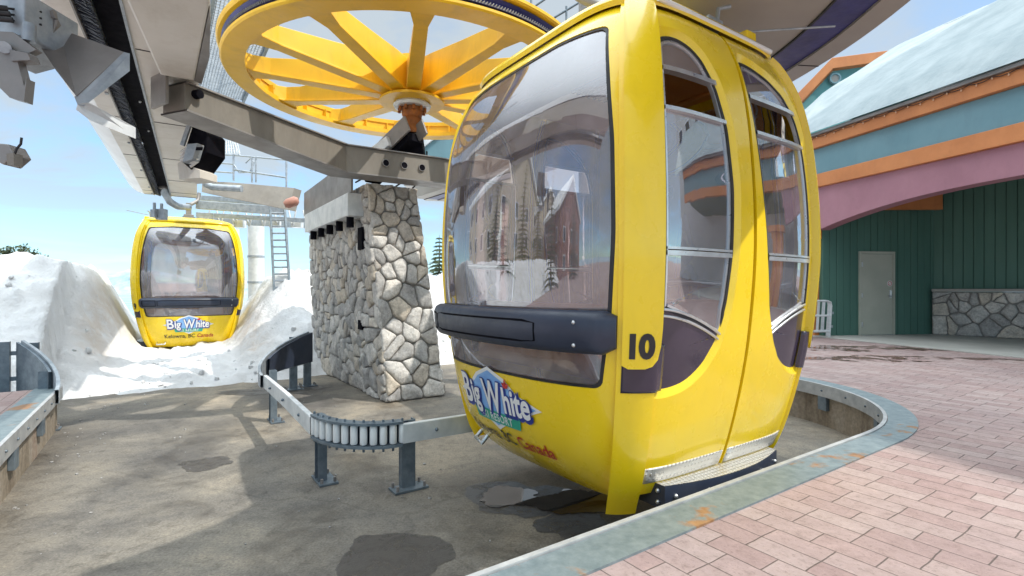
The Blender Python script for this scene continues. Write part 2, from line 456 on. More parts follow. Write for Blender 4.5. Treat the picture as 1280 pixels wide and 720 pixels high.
def S_end(sg):
    def f(q, z, off=0.0):
        t = math.asin(max(-1, min(1, math.copysign(abs(q)**(PE/2), q))))
        p = P(t, z, off, TH)
        p.x += .13*max(0, 1-(q/.872)**2)*sst(.0, .38, z)*(1-sst(2.3, 2.96, z))
        return p if sg > 0 else Vector((-p.x, p.y, p.z))
    return f
def S_side(sg):
    def f(r, z, off=0.0):
        t = math.acos(max(-1, min(1, math.copysign(abs(r)**(PE/2), r))))
        p = P(t, z, off)
        return p if sg > 0 else Vector((p.x, -p.y, p.z))
    return f

def smooth_poly(pts, it=2):
    for _ in range(it):
        o = []
        for i in range(len(pts)):
            a, b = Vector(pts[i]), Vector(pts[(i+1) % len(pts)])
            o += [tuple(a*.75+b*.25), tuple(a*.25+b*.75)]
        pts = o
    return pts
def densify(pts, step=.05):
    o = []
    for i in range(len(pts)):
        a, b = Vector(pts[i]), Vector(pts[(i+1) % len(pts)])
        n = max(1, int((b-a).length/step))
        for k in range(n): o.append(tuple(a.lerp(b, k/n)))
    return o
def ray_poly(c, ang, poly):
    d = Vector((math.cos(ang), math.sin(ang))); best = None
    for i in range(len(poly)):
        a = Vector(poly[i])-c; b = Vector(poly[(i+1) % len(poly)])-c
        e = b-a; den = d.x*e.y-d.y*e.x
        if abs(den) < 1e-9: continue
        t = (a.x*e.y-a.y*e.x)/den; u = (a.x*d.y-a.y*d.x)/den
        if t > 0 and -1e-6 <= u <= 1+1e-6 and (best is None or t > best): best = t
    return c+d*best
def star(outer, inner, c=None):
    if c is None:
        c = Vector((sum(p[0] for p in inner)/len(inner), sum(p[1] for p in inner)/len(inner)))
    angs = sorted({round(math.atan2(p[1]-c.y, p[0]-c.x), 4) for p in list(inner)+list(outer)})
    angs = [a for i, a in enumerate(angs) if i == 0 or a-angs[i-1] > .004]
    return [ray_poly(c, a, outer) for a in angs], [ray_poly(c, a, inner) for a in angs]
def ring(mb, S, outer, inner, K=6, off=0.0, off_in=None, c=None, rim_in=None, rim_out=None):
    """frame-like patch between two outlines on the cabin surface"""
    O, I = star(outer, inner, c); rows = []
    if off_in is None: off_in = off
    if rim_out is not None: rows.append([S(p.x, p.y, rim_out) for p in O])
    for k in range(K+1):
        f = k/K
        rows.append([S(*(o.lerp(i, f)), off+(off_in-off)*f) for o, i in zip(O, I)])
    if rim_in is not None: rows.append([S(p.x, p.y, rim_in) for p in I])
    mb.grid(rows, True)
def patch(mb, S, outline, off=0.0, K=6, rim=None):
    """filled patch: rings shrinking to the centre"""
    c = Vector((sum(p[0] for p in outline)/len(outline), sum(p[1] for p in outline)/len(outline)))
    pts = [Vector(p) for p in outline]; rows = []
    if rim is not None: rows.append([S(p.x, p.y, rim) for p in pts])
    for k in range(K): rows.append([S(*(p.lerp(c, k/K)), off) for p in pts])
    rows.append([S(*(p.lerp(c, .985)), off) for p in pts])
    mb.grid(rows, True)
    n = len(pts); o = len(mb.v)-n
    mb.f.append(tuple(range(o, o+n)))
def rect(x0, x1, z0, z1, step=.06):
    return densify([(x0, z0), (x1, z0), (x1, z1), (x0, z1)], step)
def shrink(poly, dx, dz=None):
    dz = dx if dz is None else dz
    x0, x1 = min(p[0] for p in poly), max(p[0] for p in poly); z0, z1 = min(p[1] for p in poly), max(p[1] for p in poly)
    cx, cz = (x0+x1)/2, (z0+z1)/2; fx = 1-2*dx/(x1-x0); fz = 1-2*dz/(z1-z0)
    return [(cx+(p[0]-cx)*fx, cz+(p[1]-cz)*fz) for p in poly]
def clip_z(poly, lo=None, hi=None):
    for lim, sg in ((lo, 1), (hi, -1)):
        if lim is None: continue
        o = []
        for i in range(len(poly)):
            a, b = poly[i], poly[(i+1) % len(poly)]
            ia, ib = (a[1]-lim)*sg >= 0, (b[1]-lim)*sg >= 0
            if ia: o.append(a)
            if ia != ib:
                t = (lim-a[1])/(b[1]-a[1]); o.append((a[0]+(b[0]-a[0])*t, lim))
        poly = o
    return poly

_txt = {}
def text_geo(body, size, bold=0.0, shear=0.0, space=1.0):
    key = (body, size, bold, shear, space)
    if key in _txt: return _txt[key]
    cu = bpy.data.curves.new('lettering', 'FONT'); cu.body = body; cu.size = size; cu.align_x = 'CENTER'; cu.align_y = 'BOTTOM_BASELINE'
    cu.offset = bold; cu.shear = shear; cu.resolution_u = 4; cu.space_character = space; cu.fill_mode = 'FRONT'
    ob = bpy.data.objects.new('lettering', cu); COL.objects.link(ob)
    dg = bpy.context.evaluated_depsgraph_get(); dg.update()
    me = bpy.data.meshes.new_from_object(ob.evaluated_get(dg))
    vs = [(v.co.x, v.co.y) for v in me.vertices]; fs = [tuple(p.vertices) for p in me.polygons]
    bpy.data.objects.remove(ob); bpy.data.curves.remove(cu); bpy.data.meshes.remove(me)
    _txt[key] = (vs, fs)
    return vs, fs

def make_cabin(num, loc, rotz, label):
    root = thing('gondola_cabin', label, 'gondola', loc, rotz); root.scale = (1, 1, 1.035)
    Y = M['yellow']
    # ---- shells
    end_hole = smooth_poly([(-.80, .75), (.80, .75), (.835, 1.15), (.845, 1.6), (.84, 2.1), (.82, 2.5), (.80, 2.80), (.4, 2.84), (-.4, 2.84), (-.80, 2.80), (-.82, 2.5), (-.84, 2.1), (-.845, 1.6), (-.835, 1.15)], 0)
    end_hole = smooth_poly(densify(end_hole, .10), 2)
    b = MB()
    QE = .872
    for sg in (1, -1):
        S = S_end(sg)
        ring(b, S, rect(-QE, QE, .03, 2.96, .05), end_hole, 7, 0, 0, Vector((0, 1.6)), rim_in=-.045, rim_out=-.03)
    # corners run lower than the ends: the four feet
    t0 = math.asin(QE**(PE/2)); t1 = math.acos(.745**(PE/2))
    zs = [-.02+i*(2.98/28) for i in range(29)]
    for sx in (1, -1):
        for sy in (1, -1):
            rows = []
            for z in zs:
                row = []
                for k in range(-1, 14):
                    t = t0-.05+(t1-t0+.05)*max(0, k)/12 if k < 13 else t1
                    off = -.05 if k in (-1, 13) else .022
                    p = P(t, max(z, 0), off)
                    if k == -1: p.x = P(t, max(z, 0), 0, TH).x-.05
                    row.append(Vector((p.x*sx, p.y*sy, z if z < 0 else p.z)) if sy < 0 else Vector((p.x*sx, p.y*sy, max(.10, p.z))))
                rows.append(row)
            b.grid(rows)
    uh = []
    for z in (.03, .06, .10):
        uh.append([Vector((P(t, .03, 0, TH).x*(.985 if z < .05 else .9), P(t, .03, 0, TH).y*(.985 if z < .05 else .9), z)) for t in [2*math.pi*i/64 for i in range(64)]])
    uh.append([Vector((p.x*.02, p.y*.02, .1)) for p in uh[-1]])
    b.grid(uh, True)
    # roof cap
    rows = []
    for k, (f, z) in enumerate([(1.0, 2.955), (1.012, 2.985), (1.0, 3.01), (.93, 3.045), (.8, 3.085), (.55, 3.125), (.25, 3.145), (.02, 3.145)]):
        a, bb = interp(TA, 2.955)+.02, interp(TB, 2.955)+.02
        rows.append([Vector((a*f*math.copysign(abs(math.cos(t))**(2/PE), math.cos(t)), bb*f*math.copysign(abs(math.sin(t))**(2/PE), math.sin(t)), z)) for t in [2*math.pi*i/96 for i in range(96)]])
    b.grid(rows, True)
    b.build('body', Y, root, smooth=40)
    u = MB()
    rows = [[Vector((P(t, .14).x*.78, P(t, .14).y*.97, .14)) for t in [2*math.pi*i/64 for i in range(64)]]]
    rows.append([p*1.0+Vector((0, 0, .04)) for p in rows[0]])
    rows.append([Vector((p.x*.02, p.y*.02, .18)) for p in rows[0]])
    rows.insert(0, [Vector((p.x*.02, p.y*.02, .14)) for p in rows[0]])
    u.grid(rows, True); u.build('floor', M['rubber'], root, smooth=40)
    c = MB()
    rows = [[Vector((P(t, 2.9).x*f*.97, P(t, 2.9).y*f*.97, 2.9+(1-f)*.05)) for t in [2*math.pi*i/64 for i in range(64)]] for f in (1, .6, .02)]
    c.grid(rows, True); ce = c.build('ceiling', M['liner'], root, smooth=40)
    v = MB()
    for k in range(9): v.box((-.25+k*.06, 0, 2.885), (.025, .5, .02))
    v.build('vent', M['black'], ce)
    g = MB()
    for sx in (-1, 1): g.tube([(sx*.55, -.75, 2.82), (sx*.55, .75, 2.82)], .016)
    g.build('ceiling_rail', M['liner'], root, smooth=60)
    for sx in (-1, 1):
        s = MB(); s.box((sx*.70, 0, .56), (.40, 1.55, .09)); s.box((sx*.70, 0, .34), (.30, 1.40, .34)); s.build('bench', M['seat'], root, bevel=.03)
        s = MB(); s.box((sx*.86, 0, .98), (.05, 1.45, .46)); s.build('bench_back', M['seat'], root, bevel=.02)
    # ---- ends: glass, bumper, logo
    for sg in (1, -1):
        S = S_end(sg)
        e = MB(); patch(e, S, shrink(end_hole, -.006), -.012, 12)
        e.build('end_window', M['glass_end'], root, smooth=180)
        k = MB(); ring(k, S, end_hole, shrink(end_hole, .016), 1, -.006, -.006, Vector((0, 1.6)))
        k.build('window_gasket', M['rubber'], root, smooth=60)
        # bumper: rounded bar wrapped round the end
        bm_ = MB(); rows = []
        prof = [(-.0, -.125), (.045, -.128), (.078, -.112), (.097, -.075), (.102, 0), (.097, .075), (.078, .112), (.045, .128), (-.0, .125)]
        qs = [-.855+i*(1.71/44) for i in range(45)]
        for i, q in enumerate(qs):
            e_ = 1.0 if 0 < i < 44 else .75
            rows.append([S(q, 1.07+dz*.9*e_, o*(1 if 0 < i < 44 else .55)) for o, dz in prof])
        bm_.grid(rows); n = len(prof); o0 = 0; bm_.f.append(tuple(range(n))); bm_.f.append(tuple(range(44*n, 45*n))[::-1])
        bump_o = bm_.build('bumper', M['rubber_navy'], root, smooth=50)
        ln = MB()
        for q0, q1 in ((-.80, -.60), (-.58, .52)) if sg > 0 else ((-.52, .58), (.60, .80)):
            def SS(q, z, off=0): return S(q, z, .1005-.0035*((z-1.07)/.065)**2+off)
            ou = smooth_poly(densify([(q0, 1.005), (q1, 1.005), (q1, 1.135), (q0, 1.135)], .03), 1)
            ring(ln, SS, ou, shrink(ou, .01, .012), 2, .0015, .0015, rim_in=-.004, rim_out=-.004)
        ln.build('embossed_line', M['black'], bump_o, smooth=40)
        sc = MB()
        for q in (.72,) if sg > 0 else (-.72,):
            for dz in (-.06, .06): sc = MB(); sc.sphere(S(q, 1.07+dz, .098), .011, 6); sc.build('rivet', M['alu'], bump_o, smooth=180)
        # decal helper: u to the right seen from outside
        def D(uu, vv, off, base):
            return S(((uu*1.06-.05)*(1 if sg > 0 else -1))/1.15, base+vv*1.02, off)
        def poly_part(name, pts, off, base, m, par):
            q = MB(); d = densify(pts, .05)
            def SS(x, z, o=0): return D(x, z, o, base)
            patch(q, SS, d, off, 5); return q.build(name, m, par, smooth=180)
        def text_part(name, body, size, u0, v0, off, base, m, par, bold=0.0, shear=0.0, space=1.0, slope=0.0, sx=1.0):
            vs, fs = text_geo(body, size, bold, shear, space); q = MB()
            q.add([D(u0+x*sx, v0+y+slope*x, off, base) for x, y in vs], fs)
            return q.build(name, m, par, recalc=False)
        LB = .56
        lg = poly_part('logo', [(-.53, 0), (-.30, .07), (-.18, .155), (0, .215), (.18, .155), (.30, .07), (.53, 0), (.28, -.09), (0, -.215), (-.28, -.09)], .004, LB, M['white'], root)
        poly_part('logo_field', [(-.48, 0), (-.28, .06), (-.16, .135), (0, .19), (.16, .135), (.28, .06), (.48, 0), (.25, -.08), (0, -.185), (-.25, -.08)], .006, LB, M['logo_blue'], lg)
        poly_part('logo_ribbon', [(-.31, -.085), (.31, -.085), (.29, -.165), (-.29, -.165)], .008, LB, M['logo_green'], lg)
        text_part('ribbon_lettering', 'SKI RESORT', .075, 0, -.152, .010, LB, M['white'], lg, .001, 0, 1.1)
        for off, m_, bold, dx, dz in ((.010, 'logo_navy', .020, .010, -.012), (.0115, 'logo_navy', .015, 0, 0), (.013, 'white', .0065, 0, 0)):
            text_part('name_lettering', 'B', .29, -.385+dx, -.075+dz, off, LB, M[m_], lg, bold, 0, 1, 0, .92)
            text_part('name_lettering', 'ig', .235, -.235+dx, -.065+dz, off+.0002, LB, M[m_], lg, bold, 0, 1, 0, .85)
            text_part('name_lettering', 'W', .29, .005+dx, -.08+dz, off+.0004, LB, M[m_], lg, bold, 0, 1, 0, .74)
            text_part('name_lettering', 'hite', .235, .285+dx, -.065+dz, off+.0006, LB, M[m_], lg, bold, 0, 1, 0, .80)
        poly_part('leaf_mark', [(.185, .10), (.165, .135), (.19, .13), (.205, .165), (.22, .13), (.245, .135), (.225, .10)], .0145, LB, M['ink_red'], lg)
        tx = text_part('place_lettering', 'Kelowna, BC', .125, -.20, -.04, .005, .29, M['ink'], root, .001, 0, 1.02)
        text_part('country_lettering', 'Canada', .125, .375, -.04, .005, .29, M['ink_red'], root, .0015, 0, 1.02)
        h = MB(); h.tube([S(-.55*sg, .16, .0), S(-.55*sg, .15, .07), S(-.72*sg, .15, .07), S(-.72*sg, .16, .0)], .016); h.build('tow_handle', M['alu'], root, smooth=60)
    # ---- door sides
    for sg in (-1, 1):
        S = S_side(sg)
        hole = [(-.715, .74), (-.62, .745), (-.50, .775), (-.38, .86), (-.28, 1.0), (-.215, 1.2), (-.18, 1.5), (-.165, 1.9), (-.19, 2.25), (-.26, 2.5), (-.36, 2.66), (-.46, 2.73), (-.60, 2.755), (-.715, 2.72)]
        hole = densify(smooth_poly(densify(hole, .08), 2), .05)
        holeR = [(.715, .74), (.62, .745), (.50, .775), (.38, .86), (.28, 1.0), (.205, 1.2), (.155, 1.5), (.115, 1.9), (.085, 2.3), (.062, 2.60), (.06, 2.74), (.10, 2.775), (.24, 2.765), (.40, 2.72), (.55, 2.63), (.66, 2.48), (.705, 2.30), (.715, 2.1)]
        holeR = densify(smooth_poly(densify(holeR, .08), 2), .05)
        for lf, H in ((-1, hole), (1, holeR)):
            hc = Vector((.44*lf, 1.75))
            x0, x1 = sorted((.016*lf, .78*lf))
            outer = rect(x0, x1, .10, 2.94, .05)
            d = MB()
            wide = shrink(H, -.035, -.045)
            wide = [(max(-.775, min(.775, x)), z) for x, z in wide]
            wide = [(min(x, -.03) if lf < 0 else max(x, .03), z) for x, z in wide]
            ring(d, S, outer, wide, 5, 0, 0, hc, rim_out=-.045)
            ring(d, S, wide, H, 2, 0, -.028, hc, rim_in=-.06)
            dr = d.build('door', M['yellow'], root, smooth=38)
            win = clip_z(H, lo=1.12)
            # the lower edge of the glass is a bow
            def bow(p):
                x, z = p
                if z < 1.14: z = 1.19-.19*max(0, (abs(.715*lf-x)/.52))**1.6
                return (x, z)
            win = [bow(p) for p in win]
            wd = densify(win, .04)
            inn = shrink(wd, .022, .02)
            f = MB(); ring(f, S, wd, inn, 1, -.022, -.022, rim_in=-.05)
            fo = f.build('window_frame', M['rubber'], dr, smooth=50)
            a = MB(); in2 = shrink(inn, .014, .014); ring(a, S, inn, in2, 1, -.028, -.028, rim_in=-.05); a.build('frame_trim', M['alu'], fo, smooth=50)
            w2 = MB()
            xl, xr = min(p[0] for p in in2)-.005, max(p[0] for p in in2)+.005
            for zz, hh in ((1.492, .013), (1.518, .007), (2.52, .014), (2.285, .011)):
                xs = [p for p in inn if abs(p[1]-zz) < .09]
                xa, xb = min(p[0] for p in xs), max(p[0] for p in xs)
                rows = [[S(xa+(xb-xa)*i/12, zz+o*hh, oo) for i in range(13)] for o, oo in ((-1, -.05), (-1, -.012), (1, -.012), (1, -.05), (-1, -.05))]
                w2 = MB(); w2.grid(rows); w2.build('glazing_bar', M['alu'], fo, smooth=40)
            for lo, hi in ((None, 1.492), (1.518, 2.285), (2.52, None)):
                gp = densify(clip_z(inn, lo, hi), .05); g_ = MB(); patch(g_, S, gp, -.036, 5); g_.build('pane', M['glass_door'], fo, smooth=180)
            # dark lower panel with its chrome line
            dk = clip_z([(p[0]*1.0, p[1]) for p in shrink(H, -.004)], hi=1.19)
            dk = densify([(x, min(z, 1.19-.19*max(0, (abs(.715*lf-x)/.52))**1.6) if z > 1.0 else z) for x, z in densify(dk, .03)], .04)
            q = MB(); patch(q, S, dk, -.027, 6); dp = q.build('lower_panel', M['dark_gloss'], dr, smooth=180)
            for dz_, mm in ((.018, 'alu'), (-.018, 'alu')):
                cl = MB(); pts = []
                for i in range(13):
                    x = (.70-.47*i/12)*lf
                    pts.append(S(x, 1.17-.19*(abs(.715*lf-x)/.52)**1.6+dz_, -.022))
                cl.tube(pts, .009, 6); cl.build('chrome_line', M[mm], dp, smooth=80)
            kp = MB(); ou = rect(*sorted((.03*lf, .76*lf)),   .18, .275, .06); patch(kp, S, ou, .005, 4, rim=-.002); kp.build('kick_plate', M['tread'], dr, smooth=180)
        sl = MB(); sl.grid([[S(x, z, -.03) for z in [.1+i*.14 for i in range(21)]] for x in (-.03, .03)]); sl.build('door_seal', M['seal'], root, smooth=180)
        # raised corner pillars with the number, dark corner panel below
        for sx in (-1, 1):
            tA, tB = math.asin(.872**(PE/2)), math.acos(.735**(PE/2))
            def SC(t, z, off=0):
                p = P(t, z, off); return Vector((p.x*sx, p.y*sg, p.z))
            out = densify([(tA, .90), (tA+.06, .882), (tB-.14, .882), (tB-.075, .895), (tB-.03, .93), (tB-.008, 1.0), (tB, 1.10), (tB, 2.93), (tA, 2.93)], .05)
            q = MB(); patch(q, SC, out, .043, 8, rim=-.02)
            pl = q.build('corner_pillar', M['yellow'], root, smooth=45)
            dk = densify([(tA, .745), (tB+.064, .745), (tB+.064, 1.0), (tA, 1.0)], .05)
            def SD(t, z, o=0): return SC(t, z,   .0275-.0245*max(0, min(1, (t-tB+.02)/.075)) if o > 0 else o)
            q = MB(); patch(q, SD, densify(dk, .02), .027, 8, rim=-.02); q.build('corner_panel', M['dark_gloss'], root, smooth=180)
            if sg < 0:
                vs, fs = text_geo(num, .17, .009, 0, .95)
                tm = (tA*.56+tB*.44)
                pm = SC(tm, 1.0, .054); du = (SC(tm+.01, 1.0, .054)-SC(tm-.01, 1.0, .054)); sc_ = .02/du.length
                sgn = 1 if sx < 0 else -1     # outward view from -y: right is +x
                q = MB(); q.add([SC(tm+(x*sc_*sgn), .945+y, .0465) for x, y in vs], fs); q.build('number', M['ink'], pl, recalc=False)
        # step
        st = MB(); 
        xs = [-.62+i*1.24/12 for i in range(13)]
        rows = []
        for zz, inn_ in ((.03, 0), (.165, 0), (.165, 1), (.03, 1), (.03, 0)):
            rows.append([Vector((x, sg*((.80) if inn_ else (1.10-.10*(x/.62)**2)), zz)) for x in xs])
        st.grid(rows); st.f.append((0, 13, 26, 39)); st.f.append((12, 25, 38, 51))
        so = st.build('step', M['rubber_navy'], root, smooth=30)
        tp = MB(); tp.grid([[Vector((x, sg*(.82 if i else (1.095-.10*(x/.62)**2)), .169)) for x in xs] for i in (0, 1)]); tp.build('tread', M['tread'], so)
        bo = MB()
        for p_ in [(x, sg*(1.103-.10*(x/.62)**2), .105) for x in (-.55, -.3, 0, .3, .55)]+[(-.625, sg*.95, .065), (-.625, sg*.95, .13)]:
            bo = MB(); bo.sphere(p_, .014, 6); bo.build('bolt', M['alu'], so, smooth=180)
        gt = MB(); gt.tube([Vector((x, sg*(interp(TB, 2.955)+.015), 2.985)) for x in (-.62, 0, .62)], .018); gt.build('roof_trim', M['white'], root, smooth=80)
    # ---- roof gear
    hg = MB(); hg.box((0, 0, 3.12), (.42, .34, .08)); hg.box((0, 0, 3.20), (.20, .22, .10))
    hg.box((-.06, 0, 3.36), (.03, .12, .36)); hg.box((.06, 0, 3.36), (.03, .12, .36))
    hg.tube([(-.10, 0, 3.42), (.10, 0, 3.42)], .05, 14)
    hg.tube([(0, 0, 3.42), (-.02, .02, 3.50), (-.10, .10, 3.56), (-.20, .22, 3.66), (-.22, .25, 3.86)], .045, 10)
    ho = hg.build('hanger', M['folded'], root, smooth=40, bevel=.008)
    bl = MB()
    for x in (-.15, .15):
        for y in (-.12, .12): bl = MB(); bl.tube([(x, y, 3.10), (x, y, 3.185)], .022, 8); bl.build('bolt', M['galv_dark'], ho, smooth=50)
    an = MB(); an.tube([(.3, -.7, 3.07), (.3, -.72, 3.12), (.95, -1.25, 3.14)], .008, 6); an.build('antenna', M['galv'], root, smooth=80)
    lt = MB(); lt.tube([(.18, -.80, 3.05), (.18, -.82, 3.22), (.26, -.86, 3.24)], .016, 8); lt.box((.05, -.85, 3.06), (.16, .08, .06)); lt.build('latch_arm', M['galv'], root, smooth=60)
    lt = MB(); lt.box((.42, -.88, 3.05), (.12, .1, .08)); lt.build('roof_catch', M['yellow'], root, bevel=.012)
    return root

ROT = R(90-55.6)
make_cabin('10', W(3.08, 2.99, -.14), ROT, 'big yellow gondola cabin numbered 10 standing close at the brick platform')
make_cabin('9', (-8.4, 13.3, -.22), ROT-R(90)+R(0.5), 'distant yellow gondola cabin numbered 9 passing between the snow banks')

# ------------------------------------------------------------------ ground, deck, pit
def edge_path(step=.12):
    p = []
    n = 8.3
    while n > 3.45: p.append((-1.0, n)); n -= .4
    for i in range(0, 19): a = R(180+90*i/18); p.append((.6+1.6*math.cos(a), 3.45+1.6*math.sin(a)))
    s = 1.0
    while s < 4.7: p.append((s, 1.85)); s += .4
    for i in range(0, 25): a = R(270+90*i/24); p.append((4.8+2.2*math.cos(a), 4.05+2.2*math.sin(a)))
    n = 4.4
    while n < 13.5: p.append((7.0, n)); n += .5
    return p
EP = edge_path()
def offset_path(path, d):
    o = []
    for i, p in enumerate(path):
        a = Vector(path[max(0, i-1)]); b = Vector(path[min(len(path)-1, i+1)])
        t = (b-a).normalized(); nrm = Vector((t.y, -t.x))      # outward (away from the pit) for this direction of travel
        o.append((p[0]+nrm.x*d, p[1]+nrm.y*d))
    return o
# outward test: at the bottom (s increasing) outward is -n -> nrm=(0,-1) ok
deck = MB()
inn = offset_path(EP, .02); c0 = Vector((3.0, 6.5))
def far(p):
    v = (Vector(p)-c0)
    if p[0] < -.98: return Vector((-45, p[1]))
    if p[0] > 6.98: return Vector((60, p[1]+ (p[1]-4)*1.5))
    v.normalize(); return c0+v*60
rows = [[W(*p, 0) for p in inn]]
for k in (.02, .06, .15, .4, 1.0): rows.append([W(*(Vector(p).lerp(far(p), k)), 0) for p in inn])
deck.grid(rows)
tag(deck.build('deck', M['brick'], None), kind='structure')
# pit floor
pf = MB(); pf.add([W(-1.3, 1.4, -.5), W(7.3, 1.4, -.5), W(7.3, 13.9, -.5), W(-1.3, 13.9, -.5)], [(0, 1, 2, 3)])
tag(pf.build('asphalt_floor', M['asphalt']), kind='structure')
# retaining wall under the edge
rw = MB(); wi = offset_path(EP, .05)
wo = offset_path(EP, .30)
rw.grid([[W(*p, z) for p in q] for q, z in ((wi, -.55), (wi, -.015), (wo, -.015))])
tag(rw.build('retaining_wall', M['concrete'], None, smooth=40), 'stained concrete retaining wall holding the brick platform above the sunken floor', 'wall')
# platform edge rail
er = thing('platform_edge', 'galvanised steel edge plate and rail curving along the brick platform rim', 'rail')
cp = MB(); a_, b_ = EP, offset_path(EP, .255)
cp.grid([[W(*p, z) for p in q] for q, z in ((offset_path(EP, .035), .010), (b_, .012), (b_, -.01))])
cp.build('top_plate', M['curb'], er, smooth=40)
fr = MB()
o0, o1 = offset_path(EP, 0), offset_path(EP, .03)
fr.grid([[W(*p, z) for p in q] for q, z in ((o0, -.13), (o0, .02), (o1, .02), (o1, -.13), (o0, -.13))])
fr.build('rail_face', M['rail_grey'], er, smooth=40)
bo = MB()
acc = 0
for i in range(1, len(EP)):
    acc += (Vector(EP[i])-Vector(EP[i-1])).length
    if acc > .38:
        acc = 0; p = offset_path(EP, -.004)[i]; bo = MB(); bo.sphere(W(*p, -.055), .013, 6); bo.build('bolt', M['galv_dark'], er, smooth=180)
acc = 0
for i in range(1, len(EP)-1):
    acc += (Vector(EP[i])-Vector(EP[i-1])).length
    if acc > 1.05:
        acc = 0; p = EP[i]; t = (W(*EP[i+1])-W(*EP[i-1])).normalized()
        k = MB(); ang = math.atan2(t.y, t.x); q = offset_path(EP, .025)[i]
        k.box(W(*q, -.215), (.14, .05, .17), Matrix.Rotation(ang, 3, 'Z')); k.build('bracket', M['galv_dark'], er, bevel=.006)

# puddles and damp patches on the pit floor
def blob(name, cx, cy, rx, ry, z, m, rot=0, seed=0, amp=.25, label=None):
    q = MB(); n = 72; vs = [Vector((cx, cy, z))]
    for i in range(n):
        a = 2*math.pi*i/n
        r = 1+amp*(noise.noise(Vector((math.cos(a)*1.1+seed, math.sin(a)*1.1, seed*.7)))*1.6+noise.noise(Vector((math.cos(a)*4+seed, math.sin(a)*4, 3.3)))*.5+noise.noise(Vector((math.cos(a)*11+seed, math.sin(a)*11, 1.3)))*.25)
        x, y = rx*r*math.cos(a), ry*r*math.sin(a)
        vs.append(Vector((cx+x*math.cos(rot)-y*math.sin(rot), cy+x*math.sin(rot)+y*math.cos(rot), z)))
    q.add(vs, [(0, 1+i, 1+(i+1) % n) for i in range(n)])
    return tag(q.build(name, m), kind='structure')
FL = -.5
def G(x, y, z=FL):
    Yd = 640*(CAMZ-z)/(y-HOR); return (x-640)/640*Yd, Yd
x, y = G(648, 622); blob('damp_patch', x, y, .40, .34, FL+.004, M['damp'], 0, 3.1)
x, y = G(638, 620); blob('puddle', x, y, .25, .22, FL+.008, M['water'], .2, 1.7, .35)
x, y = G(722, 628); blob('puddle', x, y, .30, .24, FL+.0075, M['water'], .3, 5.7, .3)
x, y = G(720, 655); blob('damp_patch', x, y, .30, .22, FL+.0045, M['damp'], .6, 8.4)
x, y = G(488, 695); blob('damp_patch', x, y, .36, .30, FL+.004, M['damp'], 0, 12.4, .2)
x, y = G(255, 580); blob('damp_patch', x, y, .27, .20, FL+.004, M['damp'], .2, 15.4, .3)
x, y = G(330, 489); blob('damp_patch', x, y, .9, .25, FL+.004, M['damp'], .3, 18.4, .4)
for px, py, rx, ry, sd in ((1085, 434, 1.3, .40, 2.2), (1150, 448, 1.5, .25, 4.8), (1060, 449, .9, .28, 7.1), (1190, 438, 1.0, .2, 9.9), (1040, 437, .6, .3, 11.9)):
    x, y = G(px, py, 0); blob('wet_patch', x, y, rx, ry, .004+sd*.0004, M['wet_brick'], -.15, sd, .5)
# dark joint lines and loose stones on the floor
lt = MB(); rnd = random.Random(4)
for i in range(110):
    s, n = rnd.uniform(-.9, 2.4), rnd.uniform(2.3, 9.8)
    if rnd.random() < .5: s = -1+abs(rnd.gauss(0, .25))+.05
    r = rnd.uniform(.004, .013); p = W(s, n, FL+r*.4)
    lt.box(p, (r*2, r*1.4, r), Matrix.Rotation(rnd.uniform(0, 6), 3, 'Z') @ Matrix.Rotation(rnd.uniform(-.4, .4), 3, 'X'))
tag(lt.build('loose_grit', M['stone']), 'small loose grit scattered along the floor below the platform wall', 'grit', kind='stuff')

# snow terrain
def sstep(a, b, x):
    t = max(0, min(1, (x-a)/(b-a))); return t*t*(3-2*t)
def snow_h(X, Yw):
    s = X*DX+Yw*DY; n = -X*DY+Yw*DX
    edge = 10.1 if s > -1.5 else 8.9
    edge += .12*noise.noise(Vector((s*1.3, 0, 0)))
    t = n-edge
    if t < 0 or s > 7.1: base = -.75-.5*min(1, -t if t < 0 else 0)
    if s > 7.1:
        return -.25+0.02*noise.noise(Vector((X*.2, Yw*.2, 0)))
    if t < 0: return base
    # valley in which the cabins pass
    cen = .25+.03*(n-10)
    dv = abs(s-cen)
    left = s < cen
    wall = sstep(.72, 1.85 if left else 2.4, dv)
    top = (1.72 if left else 1.6)
    top += .07*noise.noise(Vector((s*.45, n*.4, 1.7)))+.08*noise.noise(Vector((s*1.3, n*1.2, 4)))
    rise = sstep(0, 4.2, t)
    h = -.56+.28*sstep(0, 1.2, t)+.10*sstep(1, 4, t)
    h += wall*rise*(top+.2)
    h -= sstep(5.5, 16, t)*wall*2.3
    h -= sstep(9, 30, t)*3.0
    lump = .07*abs(noise.noise(Vector((X*3.3, Yw*3.3, 8))))*2-.05+.13*noise.noise(Vector((X*1.7, Yw*1.7, .5)))+.10*(abs(noise.noise(Vector((X*2.6, Yw*2.6, 6))))-.25)+.06*noise.noise(Vector((X*4.6, Yw*4.6, 2)))+.045*noise.noise(Vector((X*9, Yw*9, 7)))
    rid = abs(noise.noise(Vector((X*.8, Yw*.8, 9))))*.16
    return h+lump*min(1, t*.8+.15)+rid*wall*rise
sn = MB(); rows = []; dirt = []
NS, NN = 380, 260
ss = [-26+i*(33.0/NS) for i in range(NS+1)]
nn = [7.9+(i/NN)**1.6*34 for i in range(NN+1)]
for n in nn:
    row = []
    for s in ss:
        w = W(s, n); row.append(Vector((w.x, w.y, snow_h(w.x, w.y))))
        cen = .25+.03*(n-10); dv = abs(s-cen); d_ = math.exp(-((dv-1.35)/.28)**2)*sstep(10.8, 12.2, n)*(1-sstep(14.2, 16, n))*.55
        d_ = max(d_, (math.exp(-((n-10.12)/.13)**2) if s > -1.5 else 0)*.9)
        dirt.append(d_)
    rows.append(row)
sn.grid(rows)
